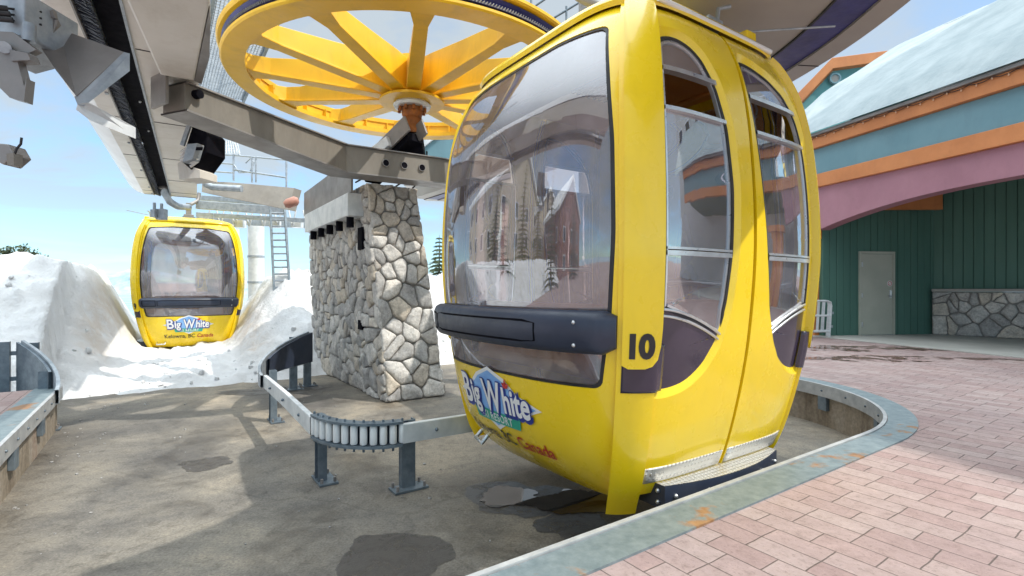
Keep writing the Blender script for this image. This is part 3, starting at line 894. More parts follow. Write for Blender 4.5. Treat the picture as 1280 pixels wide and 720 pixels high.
so = sn.build('snow', M['snow'], None, smooth=180)
at = so.data.attributes.new('dirt', 'FLOAT', 'POINT'); at.data.foreach_set('value', dirt)
tag(so, kind='structure')
# clods broken off the banks
cd = MB(); rnd = random.Random(12)
for i in range(170):
    s_, n_ = rnd.uniform(-4.5, 6.5), 10.15+abs(rnd.gauss(0, 1.6))
    w = W(s_, n_); r = rnd.uniform(.015, .05)*(1.6 if rnd.random() < .1 else 1); z0 = snow_h(w.x, w.y)
    if z0 < -.8: continue
    o_ = len(cd.v); cd.sphere((w.x, w.y, z0+r*.25), r, 4)
    for k in range(o_, len(cd.v)):
        v_ = Vector(cd.v[k]); q_ = v_-Vector((w.x, w.y, z0)); v_ += q_*noise.noise(v_*14)*.9; cd.v[k] = tuple(v_)
o = cd.build('snow_clods', M['snow'], None, smooth=50); o.data.attributes.new('dirt', 'FLOAT', 'POINT')
tag(o, 'broken lumps of snow lying along the foot of the snow banks', 'snow', kind='stuff')
# wide ground to the horizon
g = MB(); Rr = [0, 30, 60, 120, 300, 800, 2500, 6000]
rows = [[Vector((r*math.cos(2*math.pi*i/48), r*math.sin(2*math.pi*i/48), -1.6 if r < 61 else -7-r*.004)) for i in range(48)] for r in [.5]+Rr[1:]]
g.grid(rows[:3], True); tag(g.build('snowfield', M['snow'], None, smooth=180), kind='structure')
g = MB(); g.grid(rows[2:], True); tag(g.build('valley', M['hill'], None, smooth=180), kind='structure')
hm = MB(); rows = [[], [], []]
for i in range(241):
    a = R(-70+i*140/240+0); r = 2600
    hgt = 34+95*(.5+noise.fractal(Vector((a*5, 0, 3)), 1, 2, 5)*.9)
    rows[0].append(Vector((r*math.sin(a), r*math.cos(a), -60))); rows[1].append(Vector((r*1.1*math.sin(a), r*1.1*math.cos(a), hgt))); rows[2].append(Vector((r*1.6*math.sin(a), r*1.6*math.cos(a), -60)))
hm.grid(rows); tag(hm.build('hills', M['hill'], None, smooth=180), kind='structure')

# ------------------------------------------------------------------ stone faces
def voronoi_cells(w, h, cell, rnd, jit=.42):
    nx, ny = max(2, round(w/cell)), max(2, round(h/(cell*.85)))
    sites = []
    for j in range(ny):
        for i in range(nx):
            if rnd.random() < .26: continue
            sites.append(Vector(((i+.5+(.5 if j % 2 else 0)*.6-.15+rnd.uniform(-jit, jit))*w/nx, (j+.5+rnd.uniform(-jit, jit))*h/ny)))
    for _ in range(int(len(sites)*.35)): sites.append(Vector((rnd.uniform(0, w), rnd.uniform(0, h))))
    out = []
    for a in sites:
        poly = [Vector((0, 0)), Vector((w, 0)), Vector((w, h)), Vector((0, h))]
        for b in sites:
            if b is a or (b-a).length > cell*4: continue
            m = (a+b)/2; d = (b-a); o = []
            for i in range(len(poly)):
                p, q = poly[i], poly[(i+1) % len(poly)]
                dp, dq = (p-m).dot(d), (q-m).dot(d)
                if dp <= 0: o.append(p)
                if (dp < 0 < dq) or (dq < 0 < dp): o.append(p.lerp(q, dp/(dp-dq)))
            poly = o
            if len(poly) < 3: break
        if len(poly) >= 3: out.append(poly)
    return out
def stone_face(mb, tones, quad, cell, rnd, gap=.016, depth=.055, w=None, h=None):
    A, B, C, D = (Vector(q) for q in quad)     # bottom-left, bottom-right, top-right, top-left seen from outside
    w = (B-A).length; h = (D-A).length
    nrm = (B-A).cross(D-A).normalized()
    def to3(p, o):
        u, v = p.x/w, p.y/h
        return A.lerp(B, u).lerp(D.lerp(C, u), v)+nrm*o
    for poly in voronoi_cells(w, h, cell, rnd):
        c = sum(poly, Vector((0, 0)))/len(poly)
        size = min((p-c).length for p in poly)
        if size < .035: continue
        d = [tuple(p) for p in poly]
        d = smooth_poly(densify(d, .09), 2)
        d = [Vector(p) for p in d]
        pts = []
        for p in d:
            v = p-c; l = v.length
            pts.append(c+v*max(.3, (l-gap)/l)+Vector((noise.noise(Vector((p.x*14, p.y*14, 0))), noise.noise(Vector((p.x*14, p.y*14, 5)))))*.010)
        rz = rnd.uniform(.6, 1.25)*depth; tx, ty = rnd.uniform(-.10, .10), rnd.uniform(-.10, .10)
        rowsd = [(1.0, -.01), (1.0, .35), (.955, .72), (.86, .93), (.55, 1.04), (.2, 1.08), (.02, 1.08)]
        rows = []
        for f, o in rowsd:
            rr = []
            for p in pts:
                q = c+(p-c)*f
                zz = rz*o
                if o > .3: zz += (tx*(q-c).x+ty*(q-c).y)*.8+noise.noise(Vector((q.x*7+c.x*3, q.y*7, c.y)))*.020
                rr.append(to3(q, zz))
            rows.append(rr)
        n0 = len(mb.v); mb.grid(rows, True); m_ = len(pts); o_ = len(mb.v)-m_
        mb.f.append(tuple(range(o_, o_+m_)))
        tones += [rnd.random()]*(len(mb.v)-n0)
def build_stones(name, faces, cell, seed, parent, **kw):
    mb = MB(); tones = []; rnd = random.Random(seed)
    for q in faces: stone_face(mb, tones, q, cell, rnd, **kw)
    o = mb.build(name, M['stone'], parent, smooth=50)
    a = o.data.attributes.new('tone', 'FLOAT', 'POINT'); a.data.foreach_set('value', tones)
    return o

pier = thing('stone_pier', 'tapered grey fieldstone pier carrying the steel beam under the wheel', 'pier', W(3.25, 9.0, FL))
pier_inv = Matrix.Translation(-W(3.25, 9.0, FL))
pb = [(2.82, 7.40), (3.72, 7.40), (3.72, 11.5), (2.76, 11.5)]; pt = [(2.66, 7.86), (3.42, 7.86), (3.42, 11.3), (2.58, 11.3)]
ZT = 2.86
def lp(s, n, z): return pier_inv @ W(s, n, z)
B4 = [lp(*p, FL) for p in pb]; T4 = [lp(*p, ZT) for p in pt]
co = MB(); co.add(B4+T4, [(0, 1, 5, 4), (1, 2, 6, 5), (2, 3, 7, 6), (3, 0, 4, 7), (4, 5, 6, 7), (3, 2, 1, 0)])
co.build('mortar_core', M['mortar'], pier)
def ext(A, B, C, D, e=.035):
    u = (B-A).normalized()*e; v = (C-D).normalized()*e
    return (A-u, B+u, C+v, D-v)
build_stones('stone_facing', [ext(B4[0], B4[1], T4[1], T4[0]), ext(B4[3], B4[0], T4[0], T4[3]), ext(B4[1], B4[2], T4[2], T4[1])], .245, 11, pier, gap=.010)
dk = MB()
for n_, z_ in ((8.15, 2.02), (8.35, .62)):
    f = (z_-FL)/(ZT-FL); s_ = 2.82+(2.66-2.82)*f
    dk = MB(); dk.box(lp(s_-.03, n_, z_), (.10, .22, .36 if z_ > 1 else .16), Matrix.Rotation(ROT, 3, 'Z')); dk.build('socket_box', M['black'], pier, bevel=.01)

# ------------------------------------------------------------------ overhead: beam, wheel, canopy
bm = thing('support_beam', 'weathered grey steel box beam bent over the stone pier with three round holes', 'beam')
pts = [(.10, 6.12), (2.1, 7.46), (3.9, 7.36)]
mb = MB()
hw = .16
def beam_rows(path, zb, zt, w):
    rows = []
    for i, p in enumerate(path):
        a = Vector(path[max(0, i-1)]); b = Vector(path[min(len(path)-1, i+1)]); t = (b-a).normalized(); nr = Vector((t.y, -t.x))
        k = 1.0 if i in (0, len(path)-1) else 1.12
        L_, R_ = Vector(p)+nr*w*k, Vector(p)-nr*w*k
        z0 = zb[i] if isinstance(zb, list) else zb
        rows.append([W(L_.x, L_.y, z0), W(L_.x, L_.y, zt), W(R_.x, R_.y, zt), W(R_.x, R_.y, z0), W(L_.x, L_.y, z0)])
    return rows
rows = beam_rows(pts, [2.98, 2.87, 2.87], 3.24, hw)
mb.grid(rows); mb.f.append((0, 1, 2, 3)); mb.f.append((10, 11, 12, 13)); 
mb.build('beam_box', M['beam'], bm, bevel=.008)
fl = MB(); r2 = beam_rows(pts, [3.24, 3.24, 3.24], 3.256, hw+.03); fl.grid(r2); fl.build('top_flange', M['folded'], bm)
fl = MB(); r2 = beam_rows(pts, [2.96, 2.85, 2.85], 0, hw+.03)
for r_, z0 in zip(r2, (2.98, 2.87, 2.87)):
    for i in (1, 2): r_[i].z = z0-.002
fl.grid(r2); fl.build('bottom_flange', M['folded'], bm)
for s_ in (2.72, 3.0, 3.28):
    h = MB(); f = (s_-2.02)/1.88; n_ = 7.46-.10*f-hw-.012
    prof = [(.047, 0), (.055, 0), (.055, .012), (.047, .012)]
    c0_ = W(s_, n_, 3.06)
    ax = W(0, -1, 0)-W(0, 0, 0); sx = Vector((DX, DY, 0))
    rows = [[c0_+(sx*math.cos(2*math.pi*k/20)+Vector((0, 0, 1))*math.sin(2*math.pi*k/20))*r+ax*o for k in range(20)] for r, o in prof+[prof[0]]]
    h.grid(rows, True); hr = h.build('hole_rim', M['folded'], bm, smooth=40)
    h = MB(); h.add([c0_+(sx*math.cos(2*math.pi*k/20)+Vector((0, 0, 1))*math.sin(2*math.pi*k/20))*.048+ax*.004 for k in range(20)], [tuple(range(20))]); h.build('hole', M['black'], hr)
cap = MB(); cap.prism([W(.06, 5.93, 2.99), W(-.06, 6.22, 2.99), W(-.06, 6.22, 3.30), W(.06, 5.93, 3.30)], W(-.03, -.02, 0)-W(0, 0, 0)); cap.build('end_plate', M['folded'], bm, bevel=.006)
# hole bolt near the far end
h = MB(); q = W(.28, 6.05, 3.16); h.tube([q, q+W(.04, -.055, 0)], .045, 14); h.build('pin', M['black'], bm, smooth=40)

# bullwheel
HUB = W(3.22, 7.50, 0); HUB.x, HUB.y = -1.56, 8.0
RW, ZW = 2.62, 4.30
bw = thing('bullwheel', 'large spoked yellow bullwheel turning above the stone pier', 'wheel', (HUB.x, HUB.y, ZW))
q = MB(); q.lathe([(RW-.30, 0), (RW-.02, 0), (RW, .02), (RW, .05), (RW-.06, .075), (RW-.30, .075)], 128, closed=True); q.build('lower_flange', M['wheel_yellow'], bw, smooth=40)
q = MB(); q.lathe([(RW-.10, .09), (RW-.02, .09), (RW-.07, .135), (RW-.07, .155), (RW-.02, .20), (RW-.10, .20)], 128, closed=True); q.build('groove_liner', M['blue_strip'], bw, smooth=30)
q = MB(); q.lathe([(RW-.24, .215), (RW+.02, .215), (RW+.04, .235), (RW+.04, .27), (RW-.02, .29), (RW-.24, .29)], 128, closed=True); q.build('upper_flange', M['wheel_yellow'], bw, smooth=40)
q = MB(); q.lathe([(RW-.22, .075), (RW-.20, .075), (RW-.20, .215), (RW-.22, .215)], 96, closed=True); q.build('rim_web', M['wheel_yellow'], bw, smooth=40)
q = MB()
for i in range(36):
    a = 2*math.pi*(i+.3)/36; q.box(((RW-.26)*math.cos(a), (RW-.26)*math.sin(a), .145), (.09, .012, .135), Matrix.Rotation(a, 3, 'Z'))
q.build('rim_rib', M['wheel_yellow'], bw)
sp = MB()
def spoke(mb):
    r0, r1 = .28, RW-.24
    rows = []
    zz = lambda r: -.17*max(0, 1-(r-.3)/(r1-.5))
    for r, hz, hw_ in ((r0, .50, .075), (.6, .46, .075), (1.3, .34, .068), (r1-.35, .23, .06), (r1-.12, .22, .10), (r1, .21, .26)):
        z0 = .06+zz(r)
        rows.append([Vector((r, -hw_, z0)), Vector((r, hw_, z0)), Vector((r, hw_*.92, z0+hz)), Vector((r, -hw_*.92, z0+hz)), Vector((r, -hw_, z0))])
    mb.grid(rows)
    for r, hw_ in (): pass
    mb.grid([[Vector((r, -h_, .03+zz(r))), Vector((r, h_, .03+zz(r))), Vector((r, h_, .058+zz(r))), Vector((r, -h_, .058+zz(r))), Vector((r, -h_, .03+zz(r)))] for r, h_ in ((.3, .10), (1.0, .10), (r1-.38, .085), (r1-.12, .14), (r1-.01, .34))])
spoke(sp); s0 = None
for i in range(12):
    if s0 is None: s0 = o = sp.build('spoke', M['wheel_yellow'], bw, bevel=.006)
    else: o = s0.copy(); COL.objects.link(o); o.parent = bw
    o.rotation_euler.z = R(-90+16+30*i-2)
q = MB(); q.lathe([(.16, -.20), (.50, -.20), (.50, -.165), (.34, -.14), (.30, .46), (.16, .48)], 40, closed=True); q.build('hub', M['wheel_yellow'], bw, smooth=40)
q = MB(); q.lathe([(.17, -.27), (.27, -.27), (.29, -.23), (.27, -.20), (.17, -.20)], 32, closed=True); q.build('bearing_ring', M['steel_white'], bw, smooth=40)
rp = MB(); ring_pts = []
rp.lathe([(RW-.065+.03*math.cos(2*math.pi*k/8), .115+.022*math.sin(2*math.pi*k/8)) for k in range(8)], 160, (HUB.x, HUB.y, ZW), closed=True)
for k in range(420):
    a0 = 2*math.pi*k/420; rr = RW-.03
    p0 = Vector((HUB.x+rr*math.cos(a0), HUB.y+rr*math.sin(a0), ZW+.095)); p1 = Vector((HUB.x+rr*math.cos(a0+.012), HUB.y+rr*math.sin(a0+.012), ZW+.137))
    rp.bar(p0, p1, .012, .010)
tag(rp.build('haul_rope', M['rope'], None, smooth=40), 'twisted steel haul rope lying in the groove of the yellow wheel', 'rope')
ax = thing('wheel_support', 'rusty axle and dark steel arms holding up the yellow wheel hub', 'support', (HUB.x, HUB.y, 3.12))
q = MB(); q.lathe([(.02, .50), (.16, .50), (.17, .55), (.15, .60), (.17, .66), (.17, .72), (.145, .76), (.165, .86), (.165, 1.02), (.02, 1.02)], 24); q.build('axle', M['rust'], ax, smooth=40)
q = MB()
for k in range(10):
    a = 2*math.pi*k/10; q = MB(); q.tube([(.20*math.cos(a), .20*math.sin(a), .84), (.20*math.cos(a), .20*math.sin(a), .91)], .025, 6); q.build('bolt', M['rust'], ax, smooth=50)
def axl(s, n, z): return W(s, n, z)-Vector((HUB.x, HUB.y, 3.3))
for ds in (-.14, .14):
    q = MB(); a = Vector((0, 0, .46))+Vector((DX, DY, 0))*ds; b = a+Vector((-.55, 1.2, -.52))
    q.bar(a+Vector((.12, -.3, .10)), a+Vector((-.75, .35, -.42)), .035, .26); q.build('arm_plate', M['folded'], ax, bevel=.006)
q = MB(); q.bar((.08, -.2, .40), (-.75, .38, -.12), .30, .16); q.build('arm', M['black'], ax, bevel=.01)
q = MB(); q.bar((.0, 0, .50), (.05, .12, .02), .30, .28, (0, 1, 0)); q.build('seat_block', M['black'], ax, bevel=.02)
q = MB(); q.bar((-.30, -.18, .34), (-1.05, .30, .02), .12, .16); q.build('brace', M['steel_white'], ax, bevel=.01)

for k, (a, b, c) in enumerate((((.18, -.05, .30), (.05, .55, .05), (-.5, .9, -.15)), ((.22, .05, .25), (.15, .6, -.02), (-.3, 1.1, -.2)), ((-.2, -.1, .2), (-.6, .5, .1), (-1.1, .7, -.1)))):
    a, b, c = Vector(a), Vector(b), Vector(c); q = MB()
    q.tube([a*(1-t)**2+b*2*t*(1-t)+c*t*t for t in [i/10 for i in range(11)]], .014, 7); q.build('hose', M['rubber'], ax, smooth=60)
grime(M['wheel_yellow'], (.16, .09, .03), .26); grime(M['panel'], (.34, .28, .20), .35); grime(M['beam'], (.09, .075, .06), .5); grime(M['blue_trim'], (.10, .15, .17), .25); grime(M['orange_trim'], (.30, .11, .05), .25); grime(M['mauve'], (.22, .11, .13), .25); grime(M['rubber_navy'], (.07, .075, .085), .4)
# left canopy (under-slung guide rail with its fairings)
LC = [Vector((.35, .25)), Vector((-.9, .75)), Vector((-1.9, 2.05)), Vector((-2.96, 3.71)), Vector((-4.59, 6.34)), Vector((-6.1, 8.78)), Vector((-7.35, 10.8)), Vector((-7.75, 11.45))]
def spline(pts, n=8):
    o = []
    for i in range(len(pts)-1):
        p0, p1, p2, p3 = pts[max(0, i-1)], pts[i], pts[i+1], pts[min(len(pts)-1, i+2)]
        for k in range(n):
            t = k/n
            o.append(.5*((2*p1)+(p2-p0)*t+(2*p0-5*p1+4*p2-p3)*t*t+(3*p1-p0-3*p2+p3)*t**3))
    o.append(pts[-1]); return o
LCs = spline(LC[1:], 7)
ZC = 3.30
def sweep(path, prof, mbx=None):
    """profile (lateral to the right of travel, z) swept along plan path"""
    m_ = mbx or MB(); rows = []
    for i, p in enumerate(path):
        t = (path[min(len(path)-1, i+1)]-path[max(0, i-1)]).normalized(); nr = Vector((t.y, -t.x))
        rows.append([Vector((p.x+nr.x*l, p.y+nr.y*l, z)) for l, z in prof])
    m_.grid(rows); n = len(prof)
    return m_
can = thing('guide_canopy', 'long pale overhead guide canopy with a black brush slot running toward the distant cabin', 'canopy')
def cl(prof): return prof+[prof[0]]
sweep(LCs, cl([(.115, ZC), (.60, ZC), (.60, ZC+.45), (.115, ZC+.45)])).build('inner_panel', M['panel'], can, smooth=30)
sweep(LCs, cl([(-.10, ZC+.10), (.113, ZC+.10), (.113, ZC+.2), (-.10, ZC+.2)])).build('slot', M['black'], can, smooth=30)
sweep(LCs, cl([(-.385, ZC), (-.205, ZC), (-.205, ZC+.09), (-.385, ZC+.09)])).build('outer_panel', M['panel'], can, smooth=30)
br_ = MB(); rnd = random.Random(3)
Ls = spline(LC[2:], 90)
for i in range(0, len(Ls)-1):
    t = (Ls[i+1]-Ls[i]).normalized(); nr = Vector((t.y, -t.x)); p = Ls[i]
    for k in range(2):
        o = rnd.uniform(0, 1)*(Ls[i+1]-Ls[i]); l0 = -.20; q0 = p+o+nr*l0; q1 = p+o+nr*(l0+.10+rnd.uniform(-.015, .02))+t*rnd.uniform(.0, .06)
        br_.bar((q0.x, q0.y, ZC+.02+rnd.uniform(-.01, .03)), (q1.x, q1.y, ZC-.005+rnd.uniform(-.012, .03)), .008, .006)
br_.build('brush', M['rubber_navy'], can)
sweep(LCs, [(-.20, ZC+.04), (-.10, ZC+.05)]).build('brush_backing', M['rubber_navy'], can)
fp = [(-.388, ZC+.01)]+[(-.388-.42*math.sin(R(a)), ZC+.75-.73*math.cos(R(a))) for a in range(5, 91, 12)]+[(-.70, ZC+1.05), (-.30, ZC+1.15), (.3, ZC+1.1), (.598, ZC+.5)]
sweep(LCs, fp).build('fairing', M['fairing'], can, smooth=60)
# panel seams and lips
sm = MB()
for i in range(6, len(LCs)-1, 5):
    t = (LCs[i+1]-LCs[i-1]).normalized(); nr = Vector((t.y, -t.x)); p = LCs[i]
    a, b = p+nr*.125, p+nr*.597; sm = MB(); sm.bar((a.x, a.y, ZC-.002), (b.x, b.y, ZC-.002), .012, .006); sm.build('panel_seam', M['rubber'], can)
    a, b = p-nr*.38, p-nr*.21; sm = MB(); sm.bar((a.x, a.y, ZC-.002), (b.x, b.y, ZC-.002), .012, .006); sm.build('panel_seam', M['rubber'], can)
sweep(LCs, cl([(.095, ZC-.012), (.115, ZC-.012), (.115, ZC+.05), (.095, ZC+.05)])).build('slot_lip', M['galv'], can)
sweep(LCs, cl([(-.21, ZC-.012), (-.197, ZC-.012), (-.197, ZC+.03), (-.21, ZC+.03)])).build('slot_lip', M['folded'], can)
for i in range(8, 26, 3):
    t = (LCs[i+1]-LCs[i-1]).normalized(); nr = Vector((t.y, -t.x)); p = LCs[i]+nr*.02
    q = MB(); q.sphere((p.x, p.y, ZC+.095), .016, 6); q.build('slot_bolt', M['alu'], can, smooth=180)
for i in range(9, len(LCs)-2, 5):
    p = LCs[i]; t = (LCs[i+1]-LCs[i-1]).normalized(); nr = Vector((t.y, -t.x)); c_ = p-nr*.235
    q = MB(); q.box((c_.x, c_.y, ZC-.008), (.05, .03, .02), Matrix.Rotation(math.atan2(t.y, t.x), 3, 'Z')); q.build('panel_clip', M['galv'], can)
# closing end plate + entry horn of the guide
e0 = LCs[-1]; t = (LCs[-1]-LCs[-2]).normalized(); nr = Vector((t.y, -t.x))
q = MB(); pl = [Vector((e0.x+nr.x*l+t.x*.01, e0.y+nr.y*l+t.y*.01, z)) for l, z in fp+[(.598, ZC)]]; q.prism(pl, (t.x*.03, t.y*.03, 0)); q.build('end_plate', M['fairing'], can)
q = MB(); hp = [PX(205, 218, 10.9), PX(206, 242, 11.1), PX(212, 252, 11.4), PX(222, 258, 11.8), PX(236, 259, 12.4)]
q.tube(hp, .075, 8); q.build('entry_horn', M['galv'], can, smooth=60)
q = MB(); q.bar(PX(203, 236, 10.9), PX(203, 213, 10.9), .10, .16); q.build('horn_bracket', M['folded'], can, bevel=.01)
for k_, (a_x, a_y, dd) in enumerate(((202, 265, 11.6), (193, 264, 11.5))):
    q = MB(); c_ = PX(a_x, a_y+3, dd); q.box(c_, (.20 if k_ == 0 else .10, .14, .24 if k_ == 0 else .18)); q.box(c_+Vector((0, 0, .15)), (.05, .05, .2)); q.build('sensor_box', M['galv'], can, bevel=.01)

# wide cover panel nearer the camera, right of the slot
cv = thing('drive_cover', 'broad smooth beige cover panel beside the overhead guide slot above the bent beam', 'cover')
q = MB(); poly = [(-1.75, 2.7), (-3.05, 4.92), (-2.99, 5.08), (-2.60, 5.15), (-1.95, 4.4), (-1.35, 3.3)]
# underside a touch lower than the canopy so the panels read as two
poly = [PX(155, 0, 3.55), PX(200, 92, 4.86), PX(243, 96, 5.0), PX(262, 0, 3.68), PX(262, -120, 2.6), PX(150, -120, 2.6)]
poly = [Vector((p.x, p.y, 3.235)) for p in poly]
q.prism(poly, (0, 0, .5)); q.build('panel', M['panel'], cv, bevel=.02)
q = MB(); q.prism([Vector((p.x, p.y, 3.245)) for p in (PX(243, 96, 5.02), PX(252, 99, 5.1), PX(262, 66, 4.5), PX(263, 20, 3.9), PX(262, 0, 3.72))], (0, 0, .5)); q.build('side_return', M['folded'], cv)

# drive unit with springs hung beside the canopy
du = thing('spring_unit', 'dark tensioning unit with white springs tucked under the overhead canopy', 'machine')
Yd = 6.6
q = MB(); q.prism([PX(226, 202, Yd), PX(243, 150, Yd), PX(258, 166, Yd), PX(258, 190, Yd), PX(240, 214, Yd)], (.05, .35, 0)); q.build('housing', M['black'], du, bevel=.01)
q = MB(); q.bar(PX(228, 182, Yd-.04), PX(238, 152, Yd-.04), .03, .05); q.build('rod', M['galv'], du)
q = MB()
for k in range(2):
    base = PX(228+10*k, 190+6*k, Yd-.06); pts_ = []
    for i in range(8): pts_.append(PX(226+12*k+(0 if i % 2 else 9), 184+7*k+i*1.9+(4 if i % 2 else 0), Yd-.06-.01*k))
    q.tube(pts_, .018, 6)
q.build('spring', M['white'], du, smooth=60)
q = MB(); q.prism([PX(243, 183, Yd-.02), PX(256, 182, Yd-.02), PX(250, 202, Yd-.02), PX(237, 206, Yd-.02)], (-.02, -.12, 0)); q.build('switch_box', M['galv'], du, bevel=.01)
q = MB(); q.prism([PX(246, 184, Yd-.16), PX(254, 184, Yd-.16), PX(253, 188, Yd-.16), PX(245, 188, Yd-.16)], (0, -.01, 0)); q.build('slot', M['black'], du)
q = MB(); q.prism([PX(222, 204, Yd), PX(226, 201, Yd), PX(250, 213, Yd), PX(250, 222, Yd), PX(224, 224, Yd)], (.05, .3, 0)); q.build('bracket', M['panel'], du)

# right canopy curving over cabin 10
RC = [Vector((.2, .1)), Vector((1.3, .75)), Vector((2.15, 2.0)), Vector((2.46, 3.3)), Vector((2.52, 4.6)), Vector((2.2, 6.0)), Vector((1.2, 7.6)), Vector((-.3, 9.8)), Vector((-1.9, 12.0))]
RCs = spline(RC[1:], 8)
can2 = thing('turn_canopy', 'grey overhead canopy with a deep blue curved strip above the near cabin', 'canopy')
RN = [p for i, p in enumerate(RCs) if i < 29]
sweep(RCs[28:], cl([(-.42, ZC+.0), (-.17, ZC), (-.17, ZC+.4), (-.42, ZC+.4)])).build('inner_lip', M['panel_grey'], can2, smooth=30)
sweep(RN, cl([(-1.35, ZC+.0), (-.17, ZC), (-.17, ZC+.4), (-1.35, ZC+.4)])).build('inner_panel', M['panel_grey'], can2, smooth=30)
sweep(RCs, cl([(-.168, ZC+.02), (.168, ZC+.02), (.168, ZC+.2), (-.168, ZC+.2)])).build('slot_strip', M['blue_strip'], can2, smooth=30)
sweep(RCs, cl([(.17, ZC), (.38, ZC), (.40, ZC+.05), (.40, ZC+.35), (.17, ZC+.35)])).build('outer_panel', M['panel_grey'], can2, smooth=30)
sm = MB(); p = RCs[19]
for i in (9, 17, 25):
    t = (RCs[i+1]-RCs[i-1]).normalized(); nr = Vector((t.y, -t.x)); p = RCs[i]
    a, b = p-nr*1.33, p-nr*.17; sm = MB(); sm.bar((a.x, a.y, ZC-.002), (b.x, b.y, ZC-.002), .01, .006); sm.build('panel_seam', M['rubber'], can2)
    a, b = p+nr*.175, p+nr*.378; sm = MB(); sm.bar((a.x, a.y, ZC-.002), (b.x, b.y, ZC-.002), .01, .006); sm.build('panel_seam', M['rubber'], can2)
sweep(RCs, cl([(-.18, ZC-.015), (-.165, ZC-.015), (-.165, ZC+.02), (-.18, ZC+.02)])).build('slot_lip', M['rubber'], can2)

# folded guide plate, actuator, sensor box in the upper left corner
gp = thing('guide_plate', 'large folded grey sheet steel guide plate hanging in the upper left corner', 'plate')
def plate(mb, pts, th=(.0, .025, .0)): mb.prism([PX(*p) for p in pts], th)
q = MB(); plate(q, [(42, 46, 2.95), (74, 36, 3.1), (155, 65, 3.1), (95, 120, 2.9), (70, 88, 2.92)]); q.build('top_plate', M['folded'], gp)
q = MB(); plate(q, [(155, 65, 3.1), (155, 87, 3.1), (97, 131, 2.9), (93, 121, 2.9)], (.02, .02, 0)); q.build('folded_lip', M['galv'], gp)
q = MB(); plate(q, [(97, 130, 2.9), (110, 128, 2.92), (166, 158, 3.2), (166, 172, 3.2), (112, 150, 2.95), (95, 137, 2.9)]); q.build('lower_arm', M['steel_white'], gp)
q = MB(); plate(q, [(49, 18, 2.95), (66, 12, 2.95), (68, 22, 2.96), (76, 37, 3.05), (60, 44, 2.95)]); q.build('ear', M['folded'], gp)
ac = thing('switch_actuator', 'grey switch box with three cable rods at the top left corner', 'machine')
q = MB(); q.prism([PX(-30, -12, 2.8), PX(31, -12, 2.8), PX(30, 44, 2.8), PX(-30, 60, 2.8)], (0, .35, 0)); q.build('box', M['galv'], ac, bevel=.01)
for k in range(3):
    q = MB(); q.tube([PX(-5, 9+k*7, 2.74), PX(52, 15+k*8, 2.9)], .006, 6); q.tube([PX(-6, 9+k*7, 2.74), PX(10+k*3, 11+k*7, 2.77)], .016, 8); q.build('cable_rod', M['rubber'], ac, smooth=60)
q = MB(); plate(q, [(-20, 38, 2.72), (16, 40, 2.72), (45, 62, 2.72), (36, 66, 2.72), (-20, 56, 2.72)], (0, .04, 0)); q.build('side_plate', M['folded'], ac)
q = MB(); plate(q, [(-20, 60, 2.7), (18, 62, 2.7), (30, 108, 2.7), (33, 98, 2.7), (30, 127, 2.7), (12, 122, 2.7), (-20, 90, 2.7)], (0, .05, 0)); q.build('channel', M['folded'], ac)
q = MB(); plate(q, [(12, 62, 2.69), (34, 66, 2.69), (38, 75, 2.69), (14, 76, 2.69)], (0, .06, 0)); q.build('clamp', M['folded'], ac)
q = MB(); q.tube([PX(5, 59, 2.68), PX(6, 60, 2.75)], .03, 12); q.tube([PX(37, 30, 2.75), PX(36, 52, 2.75)], .03, 10); q.build('bolt', M['galv'], ac, smooth=50)
sb = thing('sensor_box', 'small grey sensor box with a bent wire at the left edge', 'sensor')
q = MB(); plate(q, [(-12, 178, 2.7), (10, 180, 2.7), (18, 194, 2.7), (4, 206, 2.7), (-12, 198, 2.7)], (0, .1, 0)); q.build('housing', M['folded'], sb, bevel=.006)
q = MB(); plate(q, [(8, 192, 2.69), (17, 191, 2.69), (17, 207, 2.69), (9, 206, 2.69)], (0, .05, 0)); q.build('connector', M['beam'], sb)
q = MB(); q.tube([PX(18, 193, 2.7), PX(21, 186, 2.7), (PX(26, 180, 2.7)), PX(27, 172, 2.7)], .006, 6); q.build('wire', M['rubber'], sb, smooth=60)

# ------------------------------------------------------------------ walkways, columns, ladder, far station steel
def grating(mb, a, b, c, d, pitch=.05, cross=.12, th=.028):
    A, B, C, D = map(Vector, (a, b, c, d)); w = (B-A).length; l = (D-A).length
    k = int(w/pitch)
    for i in range(k+1): mb.bar(A.lerp(B, i/k), D.lerp(C, i/k), .007, th)
    k = int(l/cross)
    for i in range(k+1): mb.bar(A.lerp(D, i/k), B.lerp(C, i/k), .010, th*.8)
wk = thing('mesh_walkway', 'grey steel mesh walkway behind the left rim of the wheel', 'walkway')
z = 5.25
A = PX(266, 0, 640*(z-CAMZ)/362); u = Vector((-DY, DX, 0)); v = Vector((DX, DY, 0)); A = Vector((A.x, A.y, z))-u*1.2
q = MB(); grating(q, A, A+v*.85, A+v*.85+u*5.2, A+u*5.2, .045, .09); q.build('mesh_floor', M['galv'], wk)
for o in (0, .85):
    q = MB(); q.bar(A+v*o, A+v*o+u*5.2, .05, .12); q.build('side_channel', M['galv_dark'], wk)
for o in (0, .85):
    q = MB(); q.tube([A+v*o+Vector((0, 0, 1.05)), A+v*o+u*5.2+Vector((0, 0, 1.05))], .022, 8)
    for k in range(5): q.tube([A+v*o+u*1.3*k, A+v*o+u*1.3*k+Vector((0, 0, 1.05))], .02, 8)
    q.build('handrail', M['galv'], wk, smooth=60)
